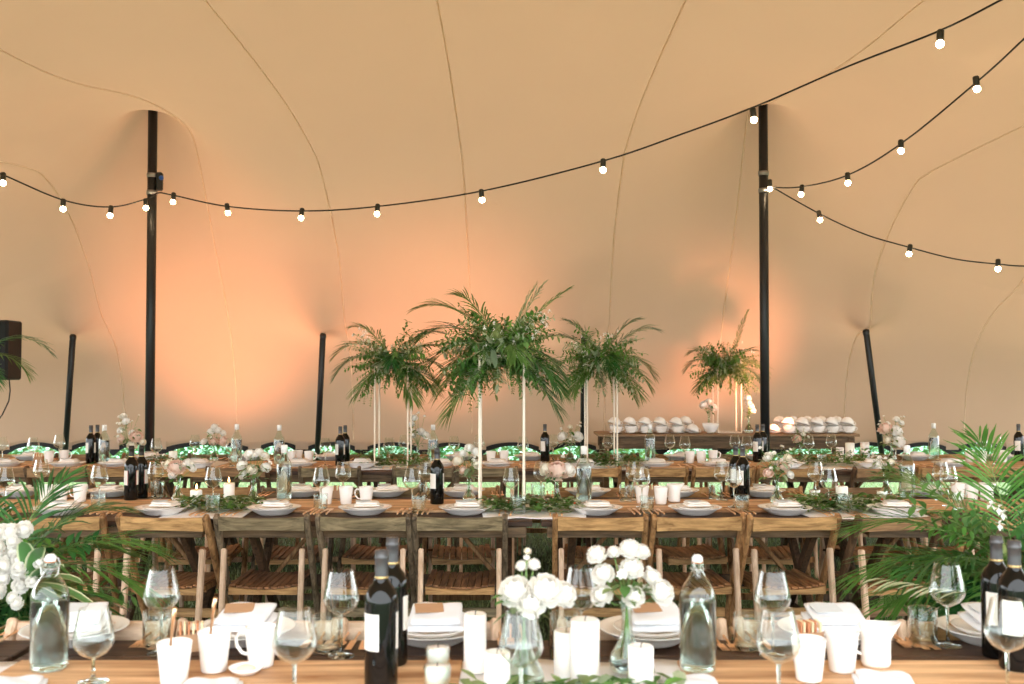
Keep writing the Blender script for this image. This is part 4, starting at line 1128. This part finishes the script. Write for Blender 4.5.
def arrangement(loc, label, seed, fronds, spr=60, rad=.22, dens=1.0, whites=24, scale=1.0, group='palm arrangements on tall stands', hang=8, sagehead=True, pcols=('palm_green', 'palm_deep')):
    rnd = random.Random(seed); r = empty('palm_arrangement', loc)
    for f in fronds:
        az, el, L = f[:3]; dr = f[3] if len(f) > 3 else 1.2; col = f[4] if len(f) > 4 else rnd.choice(pcols)
        mb = new(col); frond(mb, (math.cos(az)*.03, math.sin(az)*.03, .03), az, el, L, rnd, lf=(.19 if len(f) < 6 else f[5])*scale, droop=dr, col=col, W=(.011 if scale == 1 else .0088), n=26 if scale == 1 else 32); mb.build('palm_frond', r)
    mb = new('leaf_green')
    for k in range(int(spr*dens)):
        a = rnd.uniform(0, 2*PI); el = rnd.uniform(-.45, 1.1); d_ = (math.cos(a)*math.cos(el), math.sin(a)*math.cos(el), math.sin(el))
        L = rad*rnd.uniform(.7, 1.35)
        c_ = rnd.choice(['leaf_green', 'leaf_olive', 'leaf_green', 'palm_fresh', 'sage' if scale < 1.1 else 'palm_deep'])
        ll = rnd.choice([.035, .045, .062])
        sprig(mb, Vector(d_)*.03, d_, L, rnd, ll*scale, ll*.45*scale, n=11, droop=.7, col=c_)
    mb.build('foliage', r)
    mb = new('leaf_olive')
    for k in range(hang):
        a = rnd.uniform(0, 2*PI); p = (math.cos(a)*rad*.6, math.sin(a)*rad*.5, -.01)
        sprig(mb, p, (math.cos(a)*.5, math.sin(a)*.5, -.6), rad*rnd.uniform(.7, 1.3), rnd, .02*scale, .012*scale, n=16, droop=1.5, col=rnd.choice(['leaf_olive', 'palm_fresh', 'sage']))
    mb.build('trailing_vine', r)
    for k in range(3):
        if whites <= 0: break
        mb = new('petal_white'); a = rnd.uniform(PI, 2*PI); c0 = Vector((math.cos(a)*rad*.8, math.sin(a)*rad*.6, rad*rnd.uniform(.2, .8)))
        for j in range(whites//3+2):
            p = c0+Vector((rnd.gauss(0, .035), rnd.gauss(0, .03), rnd.gauss(0, .03)))
            for q in range(5):
                aa = q*2*PI/5+rnd.random(); mb.leaf(p, (math.cos(aa), -.4, math.sin(aa)), .015*scale, .012*scale, seg=2)
            mb.mat('petal_white')
        mb.build('blossoms', r)
    # wide pale succulent-like leaves facing out
    if sagehead:
        mb = new('sage')
        for k in range(9):
            a = 2*PI*k/9; mb.leaf((-.05, -rad*.55, .04), (math.cos(a), -.35, math.sin(a)), .11*scale, .035*scale, seg=5, droop=.1)
        mb.build('pale_leaf_head', r)
    tag(r, label, 'plant arrangement', group)
    return r
def stand(px0, px1, pz, D, H, label, zb):
    """slim four-rod metal stand; px0..px1 outer rods at the front depth D"""
    x0, x1 = (px0-512)/1000*D, (px1-512)/1000*D; w = x1-x0; r = empty('metal_stand', ((x0+x1)/2, D+w/2, zb)); h = w/2
    for sx in (-1, 1):
        for sy in (-1, 1):
            mb = new('stand_white'); mb.rbox((sx*h, sy*h, H/2), (.012, .012, H), .002); mb.build('rod', r)
    mb = new('stand_white')
    for s_ in (-1, 1): mb.rbox((0, s_*h, H), (w+.012, .012, .012), .002); mb.rbox((s_*h, 0, H), (.012, w, .012), .002)
    mb.build('top_frame', r)
    mb = new('stand_white')
    for s_ in (-1, 1): mb.rbox((0, s_*h, .0045), (w+.012, .012, .009), .002); mb.rbox((s_*h, 0, .0045), (.012, w, .009), .002)
    mb.build('base_frame', r)
    mb = new('stand_white'); mb.rbox((0, 0, H+.009), (w+.02, w+.02, .006), .002); mb.build('top_plate', r)
    tag(r, label, 'stand', 'tall slim plant stands')
    return Vector(((x0+x1)/2, D+w/2, zb+H+.012))
zt = TZ+.0075
c1 = stand(375, 408, 0, 7.66, .76, 'left tall white stand with double rods on the far table', zt)
arrangement(c1, 'leafy palm arrangement on the left double-rod stand', 21, [(PI*.98, .85, .48, 2.0), (PI*1.02, .45, .46, 1.8), (PI*.90, 1.15, .44, 1.6), (.10, 1.05, .44, 1.6), (.30, .80, .46, 1.8), (-.1, .35, .40, 1.5), (-.4, -.3, .38, .8), (PI*1.15, -.5, .36, .8), (-.8, -.8, .34, .6), (.05, -.1, .36, 1.2), (-1.5, .6, .26, 1.6)], spr=130, rad=.29, sagehead=True)
c2 = stand(479.5, 524, 0, 5.2, .79, 'central tall white stand on the middle table', TZ+.0075)
arrangement(c2, 'large central palm arrangement, tallest of the foliage', 22, [(PI*.97, .98, .50, 1.5), (PI*.92, .72, .46, 1.5), (PI*.85, 1.2, .40, 1.4), (PI*.98, .40, .36, 1.5), (.12, .92, .46, .5, 'palm_fresh', .12), (.25, 1.15, .40, .5, 'sage', .12), (.05, 1.25, .36, .6, 'sage', .11), (-.2, .15, .34, 1.6, 'palm_deep'), (-.5, -.1, .36, 1.4, 'palm_deep'), (.1, -.3, .36, 1.0), (-.3, -.7, .40, .6), (PI*1.05, -.3, .36, 1.0), (PI*1.12, -.75, .42, .6), (PI*.95, .05, .34, 1.4), (-1.3, .5, .26, 1.6)], spr=150, rad=.27, whites=30, hang=14, pcols=('palm_green', 'palm_deep', 'palm_green'))
c3 = stand(587, 617, 0, 7.66, .77, 'right tall white stand beside the black edge pole on the far table', zt)
arrangement(c3, 'leafy palm arrangement on the stand left of the sideboard', 23, [(PI*.95, .90, .46, 1.4), (PI*.90, 1.2, .40, 1.3), (PI*1.0, .35, .36, 1.6), (.20, .95, .50, 1.3), (.10, 1.2, .42, 1.4), (.05, .40, .42, 1.8), (-.3, .0, .40, 1.4), (-.5, -.5, .38, .7), (-.1, -.75, .36, .6), (PI*1.2, -.5, .32, .8), (-1.4, .5, .26, 1.6)], spr=130, rad=.29)
SBZ = .90
c4_ = stand(717.5, 741, 0, 9.66, .60, 'short white stand standing on the sideboard', SBZ)
arrangement(c4_, 'palm arrangement on the sideboard stand, lit orange by the uplight', 24, [(PI*.95, .65, .38, 1.8), (PI*.8, .9, .40, 1.5), (.3, 1.25, .58, .3, 'palm_green', .10), (.15, .5, .38, 1.7), (-.1, .1, .34, 1.7), (PI*1.1, -.3, .34, 1.0), (.5, .9, .34, 1.2)], spr=150, rad=.27, whites=9, hang=6)
# stand 5 off the left edge of the far table with fronds that reach into view
c5 = stand(-52, -22, 0, 7.66, .80, 'tall white stand at the left end of the far table in front of the speaker', zt)
a5 = arrangement(c5, 'palm arrangement in front of the speaker at the left edge', 25, [(.15, .75, .60, 1.8, 'palm_deep'), (.0, .3, .45, 1.6), (PI, .6, .4, 1.3), (PI*.7, 1.1, .4, 1.0), (-.6, -.2, .35, 1.2)], spr=40, rad=.18, whites=6, hang=5, sagehead=False)
varleaf(a5, (.12, -.12, .04), [(.8, -.3, .25), (.6, -.3, -.5), (.3, -.4, -.6), (.5, -.3, .7)], .20, .035)

# ------------------------------------------------------------------ floor arrangements at both sides of the aisle
def plinth(x, y, h, label):
    r = empty('flower_plinth', (x, y, 0))
    mb = new('sideboard_wood'); mb.rbox((0, 0, h/2), (.24, .24, h), .006); mb.build('plinth_body', r)
    mb = new('sideboard_wood'); mb.rbox((0, 0, h-.01), (.27, .27, .02), .004); mb.build('plinth_top', r)
    tag(r, label, 'plinth', 'wooden plinths in the aisle')
def urn(x, y, z0, label):
    r = empty('planter_bowl', (x, y, z0))
    mb = new('black_metal'); mb.lathe([(.001, .0), (.06, 0), (.085, .03), (.10, .08), (.105, .12), (.098, .12), (.09, .08), (.001, .03)], 24); mb.build('bowl_body', r)
    tag(r, label, 'planter', 'dark planter bowls')
LX, LY = -1.66, 3.22
plinth(LX, LY, .66, 'wooden plinth under the white flower arrangement, left side of the aisle')
urn(LX, LY, .66, 'dark bowl holding the white flower and palm arrangement at left')
aL = arrangement((LX, LY, .76), 'big palm and white blossom arrangement at the left edge of the aisle', 31,
    [(.55, .95, 0.42, 1.3, 'palm_deep', 0.165), (.30, .62, 0.48, 1.2, 'palm_fresh', 0.18), (.10, .40, 0.45, 1.2, 'palm_fresh', 0.18), (-.2, .15, 0.37, 1.0, 'palm_fresh', 0.165), (1.2, 1.1, 0.41, 1.0, 'palm_deep', 0.18), (2.2, 1.0, 0.37, 1.2, 'palm_deep', 0.165), (PI, .7, 0.34, 1.2), (-.5, -.2, 0.31, 1.0, 'palm_deep'), (.7, .5, 0.41, 1.0, 'palm_green', 0.18), (-1.0, -.3, 0.27, 1.2, 'palm_deep')],
    spr=55, rad=.32, whites=0, scale=1.25, group='large arrangements flanking the aisle', hang=20, sagehead=False)
varleaf(aL, (.24, -.26, .08), [(.35, -.4, .9), (.7, -.3, .35), (.9, -.2, .05), (.9, -.1, -.35), (.1, -.4, 1.0), (.7, -.5, .7)], .24, .05)
rf = random.Random(5)
for k in range(26):
    dx = .14+.15*rf.random()-(.05 if k > 13 else 0); dz = (.11+.13*rf.random()) if k % 2 else (.03+.13*rf.random()); dy = -.30+.04*rf.random()
    if k % 2: dx = .12+.11*rf.random()
    o = bpy.data.objects.new('white_bloom', ROSE['petal_white'][k % 2]); C.objects.link(o); o.parent = aL; o.location = (dx, dy, dz); orient(o, (rf.uniform(-.5, .5), -1, rf.uniform(-.2, .6))); s_ = .55+.35*rf.random(); o.scale = (s_, s_, s_)
def broadleaf(parent, p, d_, L, W_):
    mb = new('monstera'); mb.leaf(p, d_, L, W_, seg=8, droop=.4, fold=.12); mb.build('broad_leaf', parent)
for d_ in ((.8, -.3, .1), (.9, .1, -.2), (.7, -.2, -.55), (.5, .3, .1)): broadleaf(aL, (.24, -.16, .0), d_, .26, .12)
RX, RY = 1.66, 3.28
plinth(RX, RY, .66, 'wooden plinth under the palm arrangement, right side of the aisle')
urn(RX, RY, .66, 'dark bowl holding the palm arrangement at right')
aR = arrangement((RX, RY, .78), 'big spiky palm arrangement at the right edge of the aisle', 32,
    [(PI*.96, .35, 0.49, 1.0, 'palm_fresh', 0.195), (PI*.90, .70, 0.5, 1.2, 'palm_fresh', 0.203), (PI*1.04, .10, 0.45, .8, 'palm_fresh', 0.18), (PI*1.1, .45, 0.42, 1.0, 'palm_deep', 0.18), (PI*.75, .95, 0.49, 1.1, 'palm_green', 0.195), (PI*.5, 1.2, 0.48, .9, 'palm_fresh', 0.195), (PI*.3, 1.0, 0.45, 1.0, 'palm_deep', 0.188), (0.2, .7, 0.41, 1.2, 'palm_green', 0.18), (PI*1.15, -.1, 0.34, .8, 'palm_deep', 0.15), (-.5, .3, 0.34, 1.2, 'palm_deep'), (PI*1.3, .1, 0.31, 1.0, 'palm_fresh', 0.15), (PI*.85, .25, 0.41, .9, 'palm_green', 0.18)],
    spr=85, rad=.34, whites=9, scale=1.25, group='large arrangements flanking the aisle', hang=20, sagehead=False)
for d_ in ((-.8, -.4, -.5), (-.5, -.3, -.8), (-.2, -.3, -.9), (.3, -.4, -.8)): broadleaf(aR, (-.12, -.1, .02), d_, .30, .16)
mb = new('cream_leaf')
for k in range(14):
    a = PI*(.92+.012*k); mb.leaf((-.30-.018*k, -.24, .02+.003*k), (-1, -.3, .15*math.sin(k)), .09, .012, seg=3)
mb.build('dried_spray', aR)

# ------------------------------------------------------------------ sideboard and cups
sb0, sb1 = (598-512)/1000*9.5, (859-512)/1000*9.5
r = empty('sideboard', ((sb0+sb1)/2, 9.77, 0)); L = sb1-sb0
mb = new('sideboard_wood'); mb.rbox((0, 0, SBZ-.0125), (L, .55, .025), .004); mb.build('tabletop', r)
mb = new('apron_wood'); mb.rbox((0, -.235, SBZ-.085), (L-.08, .022, .115), .003); mb.build('front_rail', r)
mb = new('apron_wood'); mb.rbox((0, .235, SBZ-.085), (L-.08, .022, .115), .003); mb.build('rear_rail', r)
for sx in (-1, 1):
    for sy in (-1, 1):
        mb = new('apron_wood'); mb.bar((sx*(L/2-.08), sy*.23, SBZ-.03), (sx*(L/2-.08), sy*.23, 0), .05, .05); mb.build('leg', r)
tag(r, 'long narrow wooden sideboard carrying the stacked white cups', 'sideboard')
def b_bowl_cup():
    r = empty('tea_cup')
    mb = new('ceramic'); mb.lathe([(.001, .002), (.026, .002), (.028, 0), (.030, .004), (.050, .018), (.060, .040), (.064, .062), (.0625, .063), (.058, .040), (.047, .020), (.001, .007)], 24); mb.build('cup_body', r)
    mb = new('ceramic'); mb.tube([(.060, 0, .050), (.074, 0, .050), (.078, 0, .036), (.068, 0, .024), (.050, 0, .022)], .004, 6); mb.build('handle', r)
    return r
def b_saucer():
    mb = new('ceramic'); mb.lathe([(.001, .001), (.032, .001), (.034, 0), (.060, .009), (.074, .014), (.0735, .0155), (.058, .012), (.030, .004), (.001, .004)], 28); return mb.build('saucer')
BUILD['cup'] = b_bowl_cup; BUILD['saucer'] = b_saucer
def cupstack(px, y, n, tilt, area, single=False):
    x = (px-512)/1000*y; z = SBZ
    for k in range(n):
        o = place('saucer', (x, y, z+.0005), 0); reg(o, ('lower' if k == 0 else 'upper')+' white saucer under a tea cup', 'saucer', area, px, 'stacked cups and saucers on the sideboard')
        o = place('cup', (x, y, z+.007), random.uniform(-.6, .4))
        reg(o, ('lower' if k == 0 else 'upper')+' white tea cup of its stack', 'cup', area, px, 'stacked cups and saucers on the sideboard')
        if k == n-1 and tilt:
            o.rotation_euler = (PI-.1, .30, 0); o.location = (x, y, z+.083)      # upturned, resting tilted on its saucer
        z += .068
for px in (615.7, 631, 646, 661, 677): cupstack(px, 9.62, 2, True, 'left front cup row')
for px in (640, 655, 670, 686.5): cupstack(px, 9.82, 2 if px == 686.5 else 1, True, 'left back cup row')
cupstack(693.5, 9.64, 1, True, 'at right end of left cups')
for px in (789, 803, 817.5, 832, 848): cupstack(px, 9.62, 2, True, 'right front cup row')
for px in (780.5, 794, 808, 822, 837.5): cupstack(px, 9.83, 2, True, 'right back cup row')
cupstack(774, 9.66, 1, True, 'beside the black pole')
# small bowl with flowers and a bud vase, on the sideboard
p = Vector((X(710, 9.62), 9.62, SBZ)); mb = new('ceramic'); mb.lathe([(.001, .002), (.03, .002), (.032, 0), (.05, .02), (.078, .075), (.080, .098), (.078, .098), (.046, .024), (.001, .008)], 28); o = mb.build('white_bowl'); o.location = p
tag(o, 'white china bowl on the sideboard, in front of the short stand', 'bowl')
p2 = Vector((X(708.5, 9.84), 9.84, SBZ)); o = place('vase', p2, 0, 1.3); tag(o, 'clear bud vase behind the white bowl on the sideboard', 'vase', 'vases on the sideboard')
bouquet(p2+Vector((0, 0, .001)), [(-.05, .08, .045, W, 0), (.04, .06, .045, W, 0), (0, .11, .04, W, 0)], 'white blossom bouquet behind the white bowl on the sideboard', mouth=.18, smalls=3, leaves=5, spread=.06, seed=40, group='bouquets on the sideboard')
p3 = Vector((X(748, 9.66), 9.66, SBZ)); o = place('vase', p3, 0, 1.2); tag(o, 'clear bud vase between the short stand and black pole', 'vase', 'vases on the sideboard')
bouquet(p3+Vector((0, 0, .001)), [(-.01, .17, .036, W, 0), (.02, .09, .036, W, 0), (.0, .12, .034, W, 0), (.04, .05, .032, W, 0)], 'narrow white bouquet between the short stand and black pole', mouth=.165, smalls=5, leaves=5, spread=.05, seed=41, group='bouquets on the sideboard')

# ------------------------------------------------------------------ speaker
sp = atY(4, 380, 9.3); spw = .30; sph = .56
r = empty('loudspeaker', (X(-9, 9.3), 9.45, sp.z))
mb = new('speaker_black'); mb.rbox((0, .0, sph/2), (spw, .28, sph), .015); mb.build('cabinet', r)
mb = new('grille_black'); mb.rbox((0, -.142, sph/2), (spw-.03, .008, sph-.04), .004); mb.build('front_grille', r)
mb = new('steel'); mb.rbox((-.02, -.148, sph-.05), (.05, .004, .012), .001); mb.build('badge_plate', r)
mb = new('cable_black'); mb.tube([(.04, .12, .0), (.05, .12, -.1), (.04, .12, -.2), (-.02, .12, -.33), (-.08, .12, -.42), (-.09, .1, -.8), (-.05, .1, -sp.z+.02)], .006, 6); mb.build('signal_cable', r)
tag(r, 'black loudspeaker cabinet against the tent wall at the left edge', 'speaker')
r = empty('speaker_stand', (X(-9, 9.3)-.05, 9.45, 0))
mb = new('black_metal'); mb.tube([(0, 0, .1), (0, 0, sp.z-.002)], .018, 12); mb.build('pole_shaft', r)
for k in range(3):
    a = 2*PI*k/3+.5; mb = new('black_metal'); mb.tube([(0, 0, .75), (math.cos(a)*.5, math.sin(a)*.5, .012)], .012, 8); mb.build('leg', r)
tag(r, 'black tripod stand under the loudspeaker at the left edge', 'speaker stand')

# ------------------------------------------------------------------ festoon lights
def catm(P, n=12):
    o = []
    for i in range(len(P)-1):
        p0, p1, p2, p3 = P[max(0, i-1)], P[i], P[i+1], P[min(len(P)-1, i+2)]
        for k in range(n):
            t_ = k/n; o.append(.5*(2*p1+(p2-p0)*t_+(2*p0-5*p1+4*p2-p3)*t_*t_+(3*p1-p0-3*p2+p3)*t_**3))
    o.append(P[-1]); return o
def festoon(cable_pts, bulbs, label, lab2):
    P = [atY(*c_) for c_ in cable_pts]
    mb = new('cable_black'); mb.tube(catm(P), .0065, 6); o = mb.build('festoon_cable'); tag(o, label, 'cable', 'festoon cables')
    for i, (px, py, D) in enumerate(bulbs):
        p = atY(px, py, D)
        if BULB[0] is None:
            r = empty('light_bulb')
            mb = new('socket'); mb.lathe([(.001, .088), (.014, .088), (.021, .080), (.0215, .026), (.018, .020), (.001, .020)], 14); mb.build('lamp_socket', r)
            mb = new('bulb'); mb.sphere((0, 0, 0), .0235, 16, 10); mb.build('glass_globe', r)
            BULB[0] = r; KIDS[r.name] = list(c_ for c_ in bpy.data.objects if c_.parent == r)
        else: r = copy_tree(BULB[0])
        r.location = p; r.rotation_euler = (random.uniform(-.1, .1), random.uniform(-.15, .15), 0)
        reg(r, 'glowing white bulb in black socket', 'light bulb', lab2, px, 'festoon bulbs')
BULB = [None]
festoon([(-40, 160, 7.6), (3, 175, 8.0), (63, 200, 8.4), (110, 207, 8.7), (146, 199, 9.05), (158, 193, 9.1), (172, 195, 9.05), (228, 206.5, 8.95), (301, 211, 8.75), (377, 206.5, 8.5), (482, 191, 8.1), (603, 161, 7.6), (682, 134, 7.3), (754, 107, 6.95), (849, 66, 6.4), (939, 31, 5.8), (1003, -1, 5.4), (1060, -30, 5.1)],
        [(3, 183, 8.0), (63, 209, 8.4), (110, 215.5, 8.7), (146, 208, 9.05), (173, 202, 9.05), (228, 213, 8.95), (301, 218, 8.75), (377, 214, 8.5), (482, 200, 8.1), (603, 170, 7.6), (754, 120, 6.95), (940, 44, 5.8)],
        'long black festoon cable sweeping from the left pole to the top right corner', 'on the long festoon')
festoon([(767, 187, 9.15), (800, 187, 8.8), (848, 175, 8.2), (902, 143, 7.6), (978, 81, 6.7), (1026, 37, 6.2), (1060, 5, 5.9)],
        [(770, 189, 9.1), (801, 194.5, 8.8), (848, 183, 8.2), (901, 151, 7.6), (977, 89, 6.7)],
        'black festoon cable rising from the right pole to the right edge', 'on the rising right festoon')
festoon([(772, 187, 9.15), (820, 214, 9.05), (864, 234, 9.0), (908, 247, 8.9), (955, 259, 8.8), (997, 264, 8.7), (1026, 266, 8.6), (1070, 262, 8.5)],
        [(820, 220, 9.05), (909, 254, 8.9), (998, 269, 8.7)],
        'black festoon cable drooping from the right pole towards the right edge', 'on the drooping right festoon')

finish_labels()

# ------------------------------------------------------------------ light
w = bpy.data.worlds.new('sky'); scene.world = w; w.use_nodes = True
bg = w.node_tree.nodes['Background']; bg.inputs[0].default_value = (.93, .97, 1.0, 1); bg.inputs[1].default_value = 3.3
s = bpy.data.lights.new('sun', 'SUN'); s.energy = 9.5; s.angle = math.radians(6); s.color = (1, .98, .94)
so = bpy.data.objects.new('sun', s); C.objects.link(so); so.rotation_euler = (math.radians(34), 0, math.radians(28))
def spot(name, loc, tgt, e, col, size=70, blend=1.0, rad=.05):
    l = bpy.data.lights.new(name, 'SPOT'); l.energy = e; l.color = col; l.spot_size = math.radians(size); l.spot_blend = blend; l.shadow_soft_size = rad
    o = bpy.data.objects.new(name, l); C.objects.link(o); o.location = loc; d_ = Vector(tgt)-Vector(loc); o.rotation_euler = d_.to_track_quat('-Z', 'Y').to_euler()
PE = (1.0, .38, .20)
spot('uplight', (-3.0, 9.2, .15), (-3.0, 10.3, 2.1), 250, PE, 78)
spot('uplight', (-.75, 9.2, .15), (-.75, 10.3, 2.2), 170, PE, 75)
spot('uplight', (2.62, 9.33, .98), (2.05, 10.5, 1.85), 95, PE, 88, 1.0, .08)
